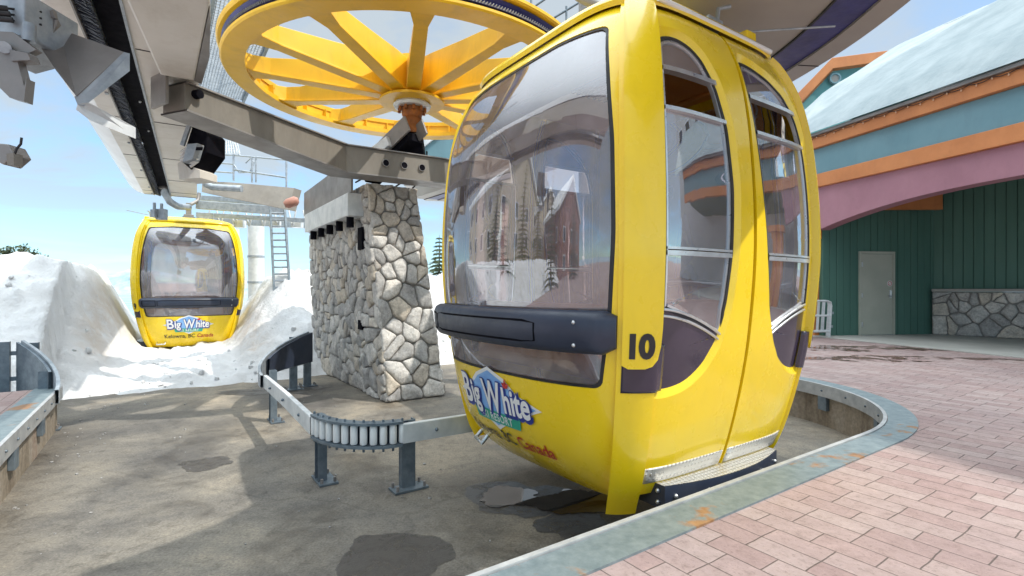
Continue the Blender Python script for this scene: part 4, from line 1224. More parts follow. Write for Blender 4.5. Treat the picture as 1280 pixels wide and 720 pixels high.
# far mesh platform with railing
fw = thing('service_platform', 'service platform with mesh floor and tube railing behind the bent beam', 'walkway')
Y0 = 13.5
def H(x0, y0, x1, y1, Yq=Y0, r=.022): return [PX(x0, y0, Yq), PX(x1, y1, Yq)]
q = MB()
for (x0, y0, x1, y1) in ((258, 193, 300, 194), (258, 203, 292, 205), (262, 214, 292, 216), (292, 194, 358, 200), (292, 212, 358, 222), (292, 178, 292, 226), (315, 196, 315, 228), (320, 196, 320, 228), (358, 198, 358, 234), (292, 178, 300, 195)):
    q.tube(H(x0, y0, x1, y1), .025 if abs(y1-y0) > 9 else .022, 8)
q.tube([PX(292, 205, Y0), PX(299, 216, Y0), PX(312, 215, Y0), PX(318, 203, Y0), PX(313, 198, Y0), PX(307, 204, Y0)], .016, 6)
q.build('railing', M['galv'], fw, smooth=60)
q = MB(); a = PX(256, 185, 13.5); grating(q, PX(256, 192, 12.0), PX(300, 192, 12.0), PX(296, 176, 12.6), PX(262, 176, 12.6), .06, .10, .02); q.build('mesh_panel', M['steel_white'], fw)
q = MB(); q.prism([PX(253, 226, 12.2), PX(290, 228, 12.2), PX(368, 235, 12.2), PX(360, 262, 11.8), PX(252, 240, 12.0)], (.05, .3, 0)); q.build('side_plate', M['beam'], fw)
q = MB(); q.tube([PX(255, 205, 11.6), PX(255, 224, 11.6), PX(258, 231, 11.6), PX(266, 234, 11.6), PX(302, 236, 11.6)], .075, 12); q.build('conduit', M['galv'], fw, smooth=60)
tr = thing('station_truss', 'pale steel cross frame joining the columns behind cabin nine', 'frame')
q = MB()
for y_, h_, d_ in ((247, .14, 14.0), (256, .22, 13.6), (268, .12, 14.4), (274, .18, 15.0)):
    q.bar(PX(246, y_, d_), PX(356 if y_ < 262 else 388, y_+8, d_), .10, h_)
q.build('cross_beam', M['galv'], tr, bevel=.01)
q = MB()
for i in range(14): q.tube([PX(262+i*9, 263, 14.5), PX(262+i*9+(4 if i % 2 else -4), 283, 14.5)], .022, 6)
for x_ in (250, 300, 344, 372): q.box(PX(x_, 280, 14.6), (.26, .2, .2))
q.build('bracing', M['steel_white'], tr, smooth=60)
q = MB()
for i in range(5): q.bar(PX(247, 268+i*3.2, 13.2), PX(267, 268+i*3.2, 13.2), .03, .05)
q.build('louvre', M['galv'], tr)
for nm, x_, w_, yt, dep in (('a', 320, 19, 272, 16.0), ('b', 292, 13, 286, 17.0)):
    ct = thing('steel_column', 'wide white steel column left of the ladder' if nm == 'a' else 'slimmer white steel column between cabin nine and the wide column', 'column')
    q = MB(); b_ = PX(x_, 470, dep); t_ = PX(x_, yt, dep); r_ = w_/2/640*dep
    q.tube([(b_.x, b_.y, -1.5), (b_.x, b_.y, t_.z)], r_, 20); q.build('shaft', M['steel_white'], ct, smooth=50)
    q = MB()
    for zz in (0.6, 1.4, 2.2): q.tube([(b_.x, b_.y, zz), (b_.x, b_.y, zz+.06)], r_*1.05, 20)
    q.build('collar', M['galv'], ct, smooth=50)
ld = thing('ladder', 'galvanised ladder leaning up from the snow to the station frame', 'ladder')
q = MB()
for x0, x1 in ((338, 343), (356, 363)): q.bar(PX(x0, 262, 13.0), PX(x1, 372, 12.6), .05, .06)
q.build('rail', M['galv_dark'], ld)
q = MB()
for i in range(13):
    f = (i+.5)/13; q.tube([PX(338+5*f, 262+110*f, 13-.4*f), PX(356+7*f, 262+110*f, 13-.4*f)], .022, 8)
q.build('rung', M['galv'], ld, smooth=60)
# concrete-like bearing block with bolts left of the pier top
bb = thing('bearing_block', 'pale bearing beam with black bolt ends fixed on the left flank of the pier', 'beam')
q = MB(); pA = (2.42, 8.2); 
q.prism([W(2.40, 8.05, 2.36), W(2.66, 8.05, 2.36), W(2.66, 8.05, 2.72), W(2.40, 8.05, 2.72)], W(0, 2.9, 0)-W(0, 0, 0)); q.build('beam', M['steel_white'], bb, bevel=.01)
for k in range(5):
    q = MB(); p = W(2.50, 8.25+.60*k, 0); q.tube([(p.x, p.y, 2.20), (p.x, p.y, 2.36)], .06, 12); q.build('bolt_end', M['black'], bb, smooth=50)
q = MB(); q.prism([W(2.44, 8.0, 2.722), W(2.44, 11.2, 2.722), W(2.44, 11.2, 3.2), W(2.44, 8.0, 3.25)], W(.03, 0, 0)-W(0, 0, 0)); q.build('web_plate', M['folded'], bb)
q = MB(); c_ = W(2.1, 11.4, 2.95); q.tube([c_, c_+Vector((.06, .02, .03)), c_+Vector((.2, .08, .10)), c_+Vector((.25, .1, .12))], [.06, .10, .10, .05], 14); tag(q.build('motor', M['motor'], None, smooth=50), 'small dull red motor beside the web plate left of the pier', 'motor')

# station house roof and hand rails seen behind the wheel on the right
sh = thing('station_house', 'blue metal station roof glimpsed behind the wheel hub', 'building')
q = MB(); q.prism([PX(500, 208, 15), PX(650, 208, 15), PX(650, 160, 15), PX(560, 158, 15)], (.2, 3, .4)); q.build('roof', M['blue_trim'], sh)
q = MB(); q.bar(PX(498, 206, 14.9), PX(600, 214, 14.9), .1, .14); q.bar(PX(498, 206, 14.95), PX(560, 157, 14.95), .08, .12); q.build('roof_edge', M['steel_white'], sh)
q = MB(); q.prism([PX(505, 210, 15.2), PX(650, 218, 15.2), PX(650, 236, 15.2), PX(505, 232, 15.2)], (.2, 2.6, 0)); q.build('wall', M['panel_grey'], sh)
st = thing('stair_railing', 'grey tube stair railing rising behind the wheel and the near cabin', 'railing')
q = MB()
Yq = 9.5
for x0, y0, x1, y1 in ((575, 72, 700, -14), (655, 45, 762, -20), (560, 96, 640, 40)): q.tube(H(x0, y0, x1, y1, Yq), .022, 8)
for x0, y0, y1 in ((605, 52, 62), (708, 18, 60), (664, 10, 40)): q.tube([PX(x0, y0-10, Yq), PX(x0, y1, Yq)], .02, 8)
q.build('tube_rail', M['galv_dark'], st, smooth=60)
tc = thing('box_column', 'grey steel box column rising behind the roof of the near cabin', 'column')
q = MB(); q.box((PX(738, 0, 8.6).x, 8.6, 3.8), (.36, .3, 5.2)); q.build('shaft', M['folded'], tc, bevel=.01)
q = MB(); q.box((PX(752, 0, 8.4).x, 8.38, 5.9), (.14, .12, 1.0)); q.build('cleat', M['steel_white'], tc)

# ------------------------------------------------------------------ guard rails
def rail_loft(mb, path, th=.03):
    rows = []
    for i, (s, n, z0, z1) in enumerate(path):
        a = Vector(path[max(0, i-1)][:2]); b = Vector(path[min(len(path)-1, i+1)][:2]); t = (b-a).normalized(); nr = Vector((t.y, -t.x))
        o = Vector((s, n))+nr*th
        rows.append([W(s, n, z0), W(s, n, z1), W(o.x, o.y, z1), W(o.x, o.y, z0), W(s, n, z0)])
    mb.grid(rows)
def post(par, s, n, ztop, rot, plate=True):
    q = MB(); m3 = Matrix.Rotation(rot, 3, 'Z'); c_ = W(s, n, 0)
    q.box(c_+Vector((0, 0, (ztop+FL)/2)), (.11, .012, ztop-FL), m3)
    for sx in (-1, 1): q.box(c_+m3 @ Vector((sx*.055, .035, 0))+Vector((0, 0, (ztop+FL)/2)), (.010, .075, ztop-FL), m3)
    po = q.build('post', M['galv_dark'], par)
    q = MB(); q.box(c_+Vector((0, 0, FL+.012)), (.30, .16, .016), m3); 
    q.build('base_plate', M['galv_dark'], po)
    q = MB()
    for sx in (-1, 1):
        for sy in (-1, 1): p = c_+m3 @ Vector((sx*.12, sy*.055, 0)); q = MB(); q.tube([(p.x, p.y, FL+.02), (p.x, p.y, FL+.06)], .013, 6); q.build('anchor_bolt', M['folded'], po, smooth=50)
gr = thing('guard_rail', 'galvanised guard rail with white rollers bending in front of the stone pier', 'rail')
q = MB(); rail_loft(q, [(1.10, 7.35, -.08, .08), (1.10, 6.0, -.08, .08), (1.08, 4.72, -.08, .08)], -.05); q.build('straight_rail', M['steel_white'], gr, bevel=.008)
q = MB(); rail_loft(q, [(1.66, 4.02, -.08, .08), (2.3, 4.0, -.08, .08), (3.4, 4.0, -.08, .08), (4.6, 4.0, -.08, .08)], -.05); q.build('straight_rail', M['steel_white'], gr, bevel=.008)
q = MB(); fp2 = []
for i in range(15):
    f = i/14; fp2.append((1.10+1.0*f**2.2, 7.36+2.15*f-.25*f*f, -.08-.04*f+.05*f*f, .08+.40*f**1.4))
rail_loft(q, fp2, -.035); q.build('flared_end', M['galv'], gr, smooth=40)
q = MB()
rail_loft(q, [(s+.06*f_, n, a_+.02, b_-.02) for f_, (s, n, a_, b_) in zip([1]*15, fp2)][6:], -.03); q.build('flare_backing', M['rubber_navy'], gr, smooth=40)
arc = [(1.08+.58*(1-math.cos(a)), 4.72-.70*math.sin(a)) for a in [R(90*i/14) for i in range(15)]]
for z0, z1 in ((-.105, -.085), (.085, .105)):
    q = MB(); rail_loft(q, [(s, n, z0, z1) for s, n in arc], -.10); q.build('roller_channel', M['galv_dark'], gr, smooth=40)
q = MB(); rail_loft(q, [(s+.07, n+.07, -.085, .085) for s, n in arc], -.02); q.build('channel_back', M['rubber_navy'], gr, smooth=40)
for i in range(12):
    a = R(3+84*i/11); s, n = 1.08+.58*(1-math.cos(a))+.035, 4.72-.70*math.sin(a)+.035
    p = W(s, n, 0); q = MB(); q.lathe([(.012, -.080), (.026, -.078), (.031, -.068), (.031, .068), (.026, .078), (.012, .080)], 14, p); q.build('roller', M['white'], gr, smooth=40)
    q = MB(); q.tube([p+Vector((0, 0, -.14)), p+Vector((0, 0, .125))], .010, 6); q.build('roller_pin', M['galv_dark'], gr, smooth=50)
q = MB()
for p_ in [W(1.085, n_, 0) for n_ in (5.2, 6.0, 6.8)]+[W(s_, 3.99, 0) for s_ in (1.95, 2.3, 2.7)]: q = MB(); q.sphere(p_, .016, 6); q.build('rail_bolt', M['galv_dark'], gr, smooth=180)
for s_, n_, zt, ro in ((1.20, 4.70, .09, ROT+1.57), (1.74, 4.10, .09, ROT), (1.22, 7.18, .16, ROT+1.57), (2.12, 9.45, .44, ROT), (1.85, 9.25, .40, ROT)): post(gr, s_, n_, zt, ro)
gl = thing('guard_rail', 'flared galvanised rail end beside the left brick platform corner', 'rail')
q = MB(); fp3 = []
for i in range(15):
    f = i/14; fp3.append((-1.0-.46*f**2.2, 7.72+1.1*f, -.10-.05*f*f, .06+.50*f**1.25))
rail_loft(q, fp3, .035); q.build('flared_end', M['galv'], gl, smooth=40)
q = MB(); rail_loft(q, [(s-.045, n, a_+.05, b_-.02) for (s, n, a_, b_) in fp3][6:], .03); q.build('flare_backing', M['galv_dark'], gl, smooth=40)
for s_, n_, zt in ((-1.16, 8.25, .22), (-1.62, 8.80, .55), (-1.36, 8.86, .52)): post(gl, s_, n_, zt, ROT)
q = MB()
for z_ in (.08, .40): q.bar(W(-1.66, 8.84, z_), W(-1.34, 8.88, z_), .05, .05)
q.build('cross_bracket', M['galv_dark'], gl)

# ------------------------------------------------------------------ the lodge on the right
F = Vector((-.28, .96, 0)); GN = Vector((-.96, -.28, 0)); F.normalize(); GN.normalize()
O0 = Vector((7.8, 13.1, 0))
def LW(t, g, z): return O0-F*t+GN*g+Vector((0, 0, z))     # t: toward the camera along the facade, g: outwards
lodge = thing('lodge', 'lodge with orange and blue fascia, mauve arch and green board walls', 'building')
T0, T1 = -1.0, 13.0
def band(name, z0, z1, g0, m, t0=T0, t1=T1, th=.25, bev=.01):
    q = MB(); q.prism([LW(t0, g0, z0), LW(t1, g0, z0), LW(t1, g0, z1), LW(t0, g0, z1)], -GN*th); return q.build(name, m, lodge, bevel=bev)
band('lower_trim', 3.80, 4.13, .10, M['orange_trim'])
band('blue_band', 4.133, 4.79, .02, M['blue_trim'])
band('upper_trim', 4.793, 5.08, .14, M['orange_trim'])
band('gutter', 5.083, 5.16, .22, M['folded'], th=.32)
# arch beam
q = MB(); arch = []
for i in range(33):
    t = .05+i*(8.6/32); f = (t-.05)/8.6*2-1
    arch.append((t, 2.72+.50*(1-abs(f)**2.4)))
poly = [LW(t, 0, z) for t, z in arch]+[LW(8.65, 0, 3.797), LW(-.9, 0, 3.797), LW(-.9, 0, 2.72)]
q.prism(poly, -GN*.35); q.build('arch_beam', M['mauve'], lodge)
for t in (-.25, 9.0):
    q = MB(); q.bar(LW(t, -.18, 0), LW(t, -.18, 2.50), .34, .34, F); po = q.build('post', M['orange_trim'], lodge, bevel=.012)
    q = MB(); q.box(LW(t, -.18, 2.61), (.52, .52, .21), Matrix.Rotation(math.atan2(F.y, F.x), 3, 'Z')); q.build('capital', M['orange_trim'], po, bevel=.01)
# snow roof
q = MB(); rows = []
for i in range(61):
    t = T0-.4+i*(T1-T0+2)/60; row = []
    for k in range(15):
        f = k/14
        g_ = .28-f*4.6; z_ = 5.30+f*3.25+.16*math.sin(f*3.14)+.10*noise.noise(Vector((t*.5, f*3, 2)))+.05*noise.noise(Vector((t*1.6, f*7, 5)))
        if k == 0: z_ = 5.165
        row.append(LW(t, g_, z_))
    row.append(LW(t, -9, 5.2)); rows.append(row)
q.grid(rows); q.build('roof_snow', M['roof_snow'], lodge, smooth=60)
# walls under the arch
def siding(name, a, b, z0, z1, out, pitch=.20, par=None, th=.05):
    q = MB(); a, b = Vector(a), Vector(b); d = (b-a); n = int(d.length/pitch); d.normalize(); out = Vector(out).normalized()
    for i in range(n+1):
        p = a+d*(i*pitch); w_ = pitch-.012
        if i == n: w_ = (b-p).length
        if w_ < .02: continue
        o = (out*.004*(i % 3))
        q.prism([p+o+Vector((0, 0, z0)), p+d*w_+o+Vector((0, 0, z0)), p+d*w_+o+Vector((0, 0, z1)), p+o+Vector((0, 0, z1))], -out*th)
    q.prism([a-out*.03+Vector((0, 0, z0)), b-out*.03+Vector((0, 0, z0)), b-out*.03+Vector((0, 0, z1)), a-out*.03+Vector((0, 0, z1))], -out*.1)
    return q.build(name, M['green'], par or lodge, bevel=.006, seg=1)
WA0, WA1 = Vector((7.95, 13.1, 0)), Vector((11.2, 13.6, 0)); WB1 = Vector((14.2, 10.0, 0))
outA = Vector((.15, -.98, 0)).normalized(); dA = (WA1-WA0).normalized(); outA = Vector((dA.y, -dA.x, 0)); dB = (WB1-WA1).normalized(); outB = Vector((dB.y, -dB.x, 0))
wa = siding('wall', WA0, WA1, .02, 4.6, outA)
wb = siding('wall', WA1, WB1, 1.22, 4.6, outB)
# door
dl = MB(); p0 = PX(1078, 416, 13.2); f0 = (p0-WA0).dot(dA); p1 = WA0+dA*f0
dr_w, dr_h = .93, 2.12
dl.prism([p1+outA*.03+Vector((0, 0, .03)), p1+dA*dr_w+outA*.03+Vector((0, 0, .03)), p1+dA*dr_w+outA*.03+Vector((0, 0, dr_h)), p1+outA*.03+Vector((0, 0, dr_h))], -outA*.05)
dd = dl.build('door', M['door'], lodge, bevel=.006)
fm = MB()
for a, w_, z0, z1 in ((-.06, .055, .02, dr_h+.07), (dr_w+.005, .055, .02, dr_h+.07), (0, dr_w, dr_h+.008, dr_h+.07)):
    fm.prism([p1+dA*a+outA*.045+Vector((0, 0, z0)), p1+dA*(a+w_)+outA*.045+Vector((0, 0, z0)), p1+dA*(a+w_)+outA*.045+Vector((0, 0, z1)), p1+dA*a+outA*.045+Vector((0, 0, z1))], -outA*.04)
fm.build('door_frame', M['door'], dd)
hd = MB(); c_ = p1+dA*(dr_w-.09)+outA*.05+Vector((0, 0, 1.03)); hd.box(c_+Vector((0, 0, .05)), (.06, .03, .2)); hd.tube([c_, c_+outA*.06, c_+outA*.06-dA*.14], .014, 8); hd.build('handle', M['alu'], dd, smooth=50)
sg_ = MB(); c_ = p1+dA*(dr_w-.10)+outA*.036+Vector((0, 0, 1.36))
def disc(mb, c, nrm, r, n=20, th=.006):
    u = nrm.cross(Vector((0, 0, 1))).normalized(); pts = [c+u*r*math.cos(2*math.pi*k/n)+Vector((0, 0, 1))*r*math.sin(2*math.pi*k/n) for k in range(n)]
    mb.prism(pts, nrm*th)
disc(sg_, c_, outA, .075); so_ = sg_.build('round_sticker', M['white'], dd)
s2 = MB(); u = dA
for k in range(20):
    a0, a1 = 2*math.pi*k/20, 2*math.pi*(k+1)/20
    s2.add([c_+outA*.008+(u*math.cos(a)+Vector((0, 0, 1))*math.sin(a))*r for a, r in ((a0, .06), (a1, .06), (a1, .045), (a0, .045))], [(0, 1, 2, 3)])
s2.bar(c_+outA*.009+u*.04+Vector((0, 0, .04)), c_+outA*.009-u*.04-Vector((0, 0, .04)), .012, .004)
s2.build('sticker_mark', M['red_mark'], so_)
hg_ = MB()
for z_ in (.3, 1.05, 1.85): hg_.box(p1+dA*.01+outA*.04+Vector((0, 0, z_)), (.04, .03, .12), Matrix.Rotation(math.atan2(dA.y, dA.x), 3, 'Z'))
hg_.build('hinge', M['alu'], dd)
th = MB(); th.prism([p1+outA*.05+Vector((0, 0, .022)), p1+dA*dr_w+outA*.05+Vector((0, 0, .022)), p1+dA*dr_w+outA*.05+Vector((0, 0, .028)), p1+outA*.05+Vector((0, 0, .028))], outA*.06); th.build('threshold', M['alu'], dd)
# wainscot of stone on wall B
A_ = WA1+outB*.16+Vector((0, 0, .02)); B_ = WB1+outB*.16+Vector((0, 0, .02))
wc = MB(); wc.prism([A_, B_, B_+Vector((0, 0, 1.12)), A_+Vector((0, 0, 1.12))], -outB*.3); wco = wc.build('wainscot', M['mortar'], lodge)
build_stones('stone_facing', [(A_, B_, B_+Vector((0, 0, 1.12)), A_+Vector((0, 0, 1.12)))], .30, 23, wco, depth=.05, gap=.016)
cp_ = MB(); cp_.prism([A_+outB*.08+Vector((0, 0, 1.125)), B_+outB*.08+Vector((0, 0, 1.125)), B_+outB*.08+Vector((0, 0, 1.20)), A_+outB*.08+Vector((0, 0, 1.20))], -outB*.36); cp_.build('stone_cap', M['panel_grey'], wco, bevel=.012)
# orange header and dark soffit
q = MB(); q.bar(PX(1100, 252, 13.0), PX(1176, 252, 13.2), .12, .42); q.build('header_beam', M['orange_trim'], lodge, bevel=.01)
q = MB(); q.prism([LW(-.8, -.4, 4.0), LW(T1, -.4, 4.0), LW(T1, -6, 4.0), LW(-.8, -6, 4.0)], (0, 0, .08)); q.build('soffit', M['green'], lodge)
q = MB(); q.prism([LW(-.9, -.36, 0.02), LW(-.9, -.36, 4.0), LW(-.9, -6, 4.0), LW(-.9, -6, .02)], -F*-.2); q.build('end_wall', M['green'], lodge)
q = MB(); q.prism([LW(-.9, -.1, 4.1), LW(-.9, -4.3, 8.0), LW(-.9, -8.5, 4.6), LW(-.9, -8.5, .02), LW(-.9, -6.0, .02), LW(-.9, -6.0, 4.1)], F*.2); q.build('gable_wall', M['teal'], lodge)
# slab
q = MB(); q.prism([LW(-1.5, .12, .0), LW(12, .12, .0), LW(12, -9, .0), LW(-1.5, -9, .0)], (0, 0, .02)); tag(q.build('pavement', M['slab'], None, bevel=.004), kind='structure')
# string lights under the gutter
ls = thing('light_string', 'string of small bulbs hung along the orange fascia under the snowy eave', 'light string')
q = MB(); ps = []
for i in range(0, 93):
    t = -.6+i*.125; ps.append(LW(t, .17, 5.06-.035*abs(math.sin(i*math.pi/3))))
q.tube(ps, .008, 5); q.build('cable', M['rubber'], ls, smooth=80)
b0 = None
for i in range(1, 46):
    p = ps[i*2]
    if b0 is None:
        q = MB(); q.sphere((0, 0, -.03), .015, 6); q.tube([(0, 0, -.02), (0, 0, .006)], .009, 6); b0 = o = q.build('bulb', M['bulb'], ls, smooth=180)
    else: o = b0.copy(); COL.objects.link(o); o.parent = ls
    o.location = p
# unseen tall block added behind the lodge, right of the frame, to shade the paving
tw = thing('shade_block', 'unseen tall pale block with rows of windows, added right of the frame to shade the paving', 'building')
q = MB(); q.prism([LW(7.4, -5.6, .01), LW(17.2, -5.6, .01), LW(17.2, -14, .01), LW(7.4, -14, .01)], (0, 0, 19.2)); q.build('wall', M['wall_pale'], tw)
q = MB(); q.prism([LW(7.0, -5.1, 19.22), LW(17.6, -5.1, 19.22), LW(17.6, -9.8, 22.0), LW(7.0, -9.8, 22.0)], (0, 0, .35)); q.prism([LW(7.0, -14.5, 19.22), LW(17.6, -14.5, 19.22), LW(17.6, -9.81, 22.0), LW(7.0, -9.81, 22.0)], (0, 0, .35)); o = q.build('roof_snow', M['snow'], tw); o.data.attributes.new('dirt', 'FLOAT', 'POINT')
for k in range(5):
    for l in range(4):
        t_, z_ = 8.2+1.8*k, 8+2.8*l
        q = MB(); q.prism([LW(t_, -5.55, z_), LW(t_+1, -5.55, z_), LW(t_+1, -5.55, z_+1.6), LW(t_, -5.55, z_+1.6)], GN*.06); f = q.build('window', M['white'], tw)
        q = MB(); q.prism([LW(t_+.1, -5.48, z_+.1), LW(t_+.9, -5.48, z_+.1), LW(t_+.9, -5.48, z_+1.5), LW(t_+.1, -5.48, z_+1.5)], GN*.01); q.build('pane', M['win_dark'], f)
# gabled house behind
gh = thing('gabled_house', 'teal gabled house with orange trim and round vent behind the snowy roof', 'building')
def GP(x, y, d=19.0): return PX(x, y, d)
apex, l_, r_ = GP(1040, 80), GP(985, 140), GP(1112, 70)
q = MB(); q.prism([GP(1040, 86), GP(984, 146), GP(984, 240), GP(1125, 240), GP(1125, 72)], (2.2, 3.0, 0)); q.build('wall', M['teal'], gh)
q = MB(); dv = Vector((-.5, -.7, 0))
q.prism([GP(1040, 76), GP(976, 142), GP(982, 152), GP(1041, 89), GP(1106, 80), GP(1109, 67)], (-.15, -.25, 0)); q.build('gable_trim', M['orange_trim'], gh, bevel=.01)
q = MB(); q.prism([GP(x_, y_, 19.3) for x_, y_ in ((1038, 78), (1109, 67), (1124, 56), (1160, 38), (1205, 18), (1235, 5), (1290, -6), (1290, 80), (1100, 120))], (.8, 3, .0))
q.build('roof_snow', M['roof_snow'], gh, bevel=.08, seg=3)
c_ = GP(1041, 100)+Vector((0, -.12, 0))
q = MB(); nr = Vector((-.1, -1, 0)).normalized(); uu = Vector((1, -.1, 0)).normalized()
rows = [[c_+(uu*math.cos(2*math.pi*k/28)+Vector((0, 0, 1))*math.sin(2*math.pi*k/28))*r+nr*o for k in range(28)] for r, o in ((.13, .02), (.15, .06), (.20, .06), (.22, 0))]
q.grid(rows, True); vo = q.build('round_vent', M['blue_trim'], gh, smooth=40)
q = MB(); disc(q, c_, nr, .14, 24, .02); q.build('vent_louvre', M['panel_grey'], vo)
# stacked crowd barriers
def barrier():
    t = thing('crowd_barrier', 'x', 'barrier')
    q = MB(); w_, h_, r_ = .50, .92, .022
    q.tube([(-w_, 0, .02), (-w_, 0, h_-.12), (-w_+.03, 0, h_-.03), (-w_+.12, 0, h_), (w_-.12, 0, h_), (w_-.03, 0, h_-.03), (w_, 0, h_-.12), (w_, 0, .02)], r_, 8)
    q.tube([(-w_, 0, .16), (w_, 0, .16)], r_, 8); q.tube([(-w_, 0, .55), (w_, 0, .55)], r_*.8, 8); q.build('frame', M['steel_white'], t, smooth=60)
    for k in range(5):
        q = MB(); x = -w_+.16*(k+1); q.tube([(x, 0, .16), (x, 0, h_-.01)], .012, 6); q.build('upright', M['steel_white'], t, smooth=60)
    q = MB(); q.box((w_+.04, 0, .62), (.06, .03, .06)); q.box((w_+.04, 0, .28), (.06, .03, .06)); q.build('hook', M['galv'], t)
    return t
b1 = barrier(); loc = PX(1016, 421, 12.6)
labs = ('front crowd barrier of the grey stack leaning by the orange post', 'middle crowd barrier of the grey stack by the orange post', 'rear crowd barrier of the grey stack, nearest the green wall')
for k in range(3):
    o = b1 if k == 0 else copy_tree(b1)
    o.location = (loc.x+.06*k, loc.y+.13*k, 0.003); o.rotation_euler = (R(4), 0, R(14+2*k)); tag(o, labs[k], 'barrier', 'stacked crowd barriers')

# ------------------------------------------------------------------ trees
def conifer(h, r, seed, loc, label, nd='needles', dens=1.0, clump=1.0):
    rnd = random.Random(seed); t = thing('pine_tree', label, 'tree', loc)
    q = MB(); q.tube([(0, 0, -1), (0, 0, h*.5), (.02*h*.1, 0, h)], [h*.020, h*.012, .01], 8); q.build('trunk', M['bark'], t, smooth=60)
    q = MB(); lv = int(h*3.2)
    for i in range(lv):
        f = i/lv; z = h*(.08+.92*f); rr = r*(1-f)**.85*rnd.uniform(.72, 1.1)+.06
        nb = max(4, int(9*(1-f*.5)*dens)); a0 = rnd.uniform(0, 6.3)
        for b in range(nb):
            a = a0+2*math.pi*b/nb+rnd.uniform(-.3, .3); ln = rr*rnd.uniform(.65, 1.1)
            ns = max(3, int(ln*7))
            for s in range(ns):
                g_ = (s+.6)/ns; d = ln*g_; dz = -.28*d*g_+.05*math.sin(g_*3)
                wl = (.16*(1.15-g_)*ln+.06)*clump
                c_ = Vector((d*math.cos(a), d*math.sin(a), z+dz))
                for w in range(2):
                    aa = a+rnd.choice((-1, 1))*rnd.uniform(.4, 1.1); e = c_+Vector((math.cos(aa), math.sin(aa), rnd.uniform(-.35, .15)))*wl*rnd.uniform(.7, 1.4)
                    up = Vector((rnd.uniform(-.3, .3), rnd.uniform(-.3, .3), 1))*wl*.28
                    q.add([c_-up*.6, e, c_+up], [(0, 1, 2)])
    q.build('crown', M[nd], t, recalc=False); return t
def at_px(x, ybase, Yd): p = PX(x, ybase, Yd); return (p.x, p.y, p.z)
conifer(7.5, 2.0, 5, at_px(549, 420, 38), 'slim pine standing in the snow between the stone pier and near cabin', 'needles_far', 2.0, 2.4)
conifer(4.2, 1.0, 6, at_px(3, 372, 45), 'thin pointed pine top at the left edge beyond the snow bank', 'needles_far')
def bushy(h, r, seed, loc, label):
    rnd = random.Random(seed); t = thing('leafy_tree', label, 'tree', loc)
    q = MB(); q.tube([(0, 0, -.5), (0, 0, h*.5), (.05, 0, h*.9)], [.10, .07, .02], 8)
    for k in range(7):
        a = k*.9; q.tube([(0, 0, h*.4), (r*.6*math.cos(a), r*.6*math.sin(a), h*(.6+.05*k))], [.04, .012], 5)
    q.build('trunk', M['bark'], t, smooth=60); q = MB()
    cl_ = [Vector((rnd.gauss(0, r*.42), rnd.gauss(0, r*.42), h*rnd.uniform(.45, 1.0))) for _ in range(34)]
    for c_ in cl_:
        for _ in range(26):
            p = c_+Vector((rnd.gauss(0, .17), rnd.gauss(0, .17), rnd.gauss(0, .12))); u_ = Vector((rnd.gauss(0, 1), rnd.gauss(0, 1), rnd.gauss(0, 1))).normalized()*.14; v_ = u_.cross(Vector((rnd.random(), rnd.random(), 1))).normalized()*.07
            q.add([p-u_, p+v_, p+u_, p-v_], [(0, 1, 2, 3)])
    q.build('crown', M['needles_far'], t, recalc=False)
for k, (x_, y_, s_) in enumerate(((15, 352, 2.4), (27, 352, 2.75), (38, 352, 2.2))):
    bushy(s_, 1.0, 30+k, at_px(x_, y_, 42), ('low bushy tree top right of the thin pointed pine', 'tallest bushy tree top peeking over the left snow bank', 'rightmost small tree top over the left snow bank')[k])
# trees and houses of the village, seen in the cabin windows
vill = [(-17, 5.5, 8.5, 2.2), (-13, 1.0, 7.0, 1.9), (-20, 10.5, 9.5, 2.5), (-15, -5, 8, 2.2), (-24, 3, 10, 2.6), (-11.5, 6.6, 5.0, 1.5)]
for k, (x_, y_, h_, r_) in enumerate(vill):
    conifer(h_, r_, 60+k, (x_, y_, -.3), 'dark village pine number of the left side' if False else ('tall pine in front of the beige lodge', 'pine between the beige lodge and the platform', 'tallest pine left of the beige lodge', 'pine beside the red brown house', 'pine far behind the village square', 'small young pine near the left platform')[k], 'needles')
def house(x, y, w, d, h, rot, wm, label, nw, nf):
    t = thing('village_house', label, 'building', (x, y, -.3), rot)
    q = MB(); q.box((0, 0, h/2), (w, d, h)); q.prism([(-w/2, -d/2, h), (w/2, -d/2, h), (0, -d/2, h+w*.32)], (0, d, 0)); q.build('wall', wm, t)
    q = MB()
    for sx in (-1, 1): q.prism([(0, -d/2-.5, h+w*.33), (sx*(w/2+.6), -d/2-.5, h-.3), (sx*(w/2+.6), -d/2-.5, h+.1), (0, -d/2-.5, h+w*.33+.45)], (0, d+1, 0))
    o = q.build('roof', M['white'], t)
    for side in range(2):
        for i in range(nw):
            for j in range(nf):
                zz = 1.6+j*2.7
                if side == 0: c_ = ((i+.5)/nw*w-w/2, -d/2, zz); sz = (1.0, .12, 1.5); ps_ = (1.0-.2, .14, 1.3)
                else: c_ = (w/2, (i+.5)/nw*d-d/2, zz); sz = (.12, 1.0, 1.5); ps_ = (.14, .8, 1.3)
                q = MB(); q.box(c_, sz); f = q.build('window', M['white'], t)
                q = MB(); q.box(c_, ps_); q.build('pane', M['win_dark'], f)
    return t
house(-30, 12, 14, 12, 8.5, R(35), M['wall_beige'], 'beige village lodge with white windows across the square', 4, 3)
house(-27, -6, 11, 10, 6.5, R(70), M['wall_red'], 'red brown village house with snow roof across the square', 3, 2)
house(-38, 0, 10, 12, 7.5, R(80), M['wall_beige'], 'smaller beige village house between the two larger ones', 3, 2)

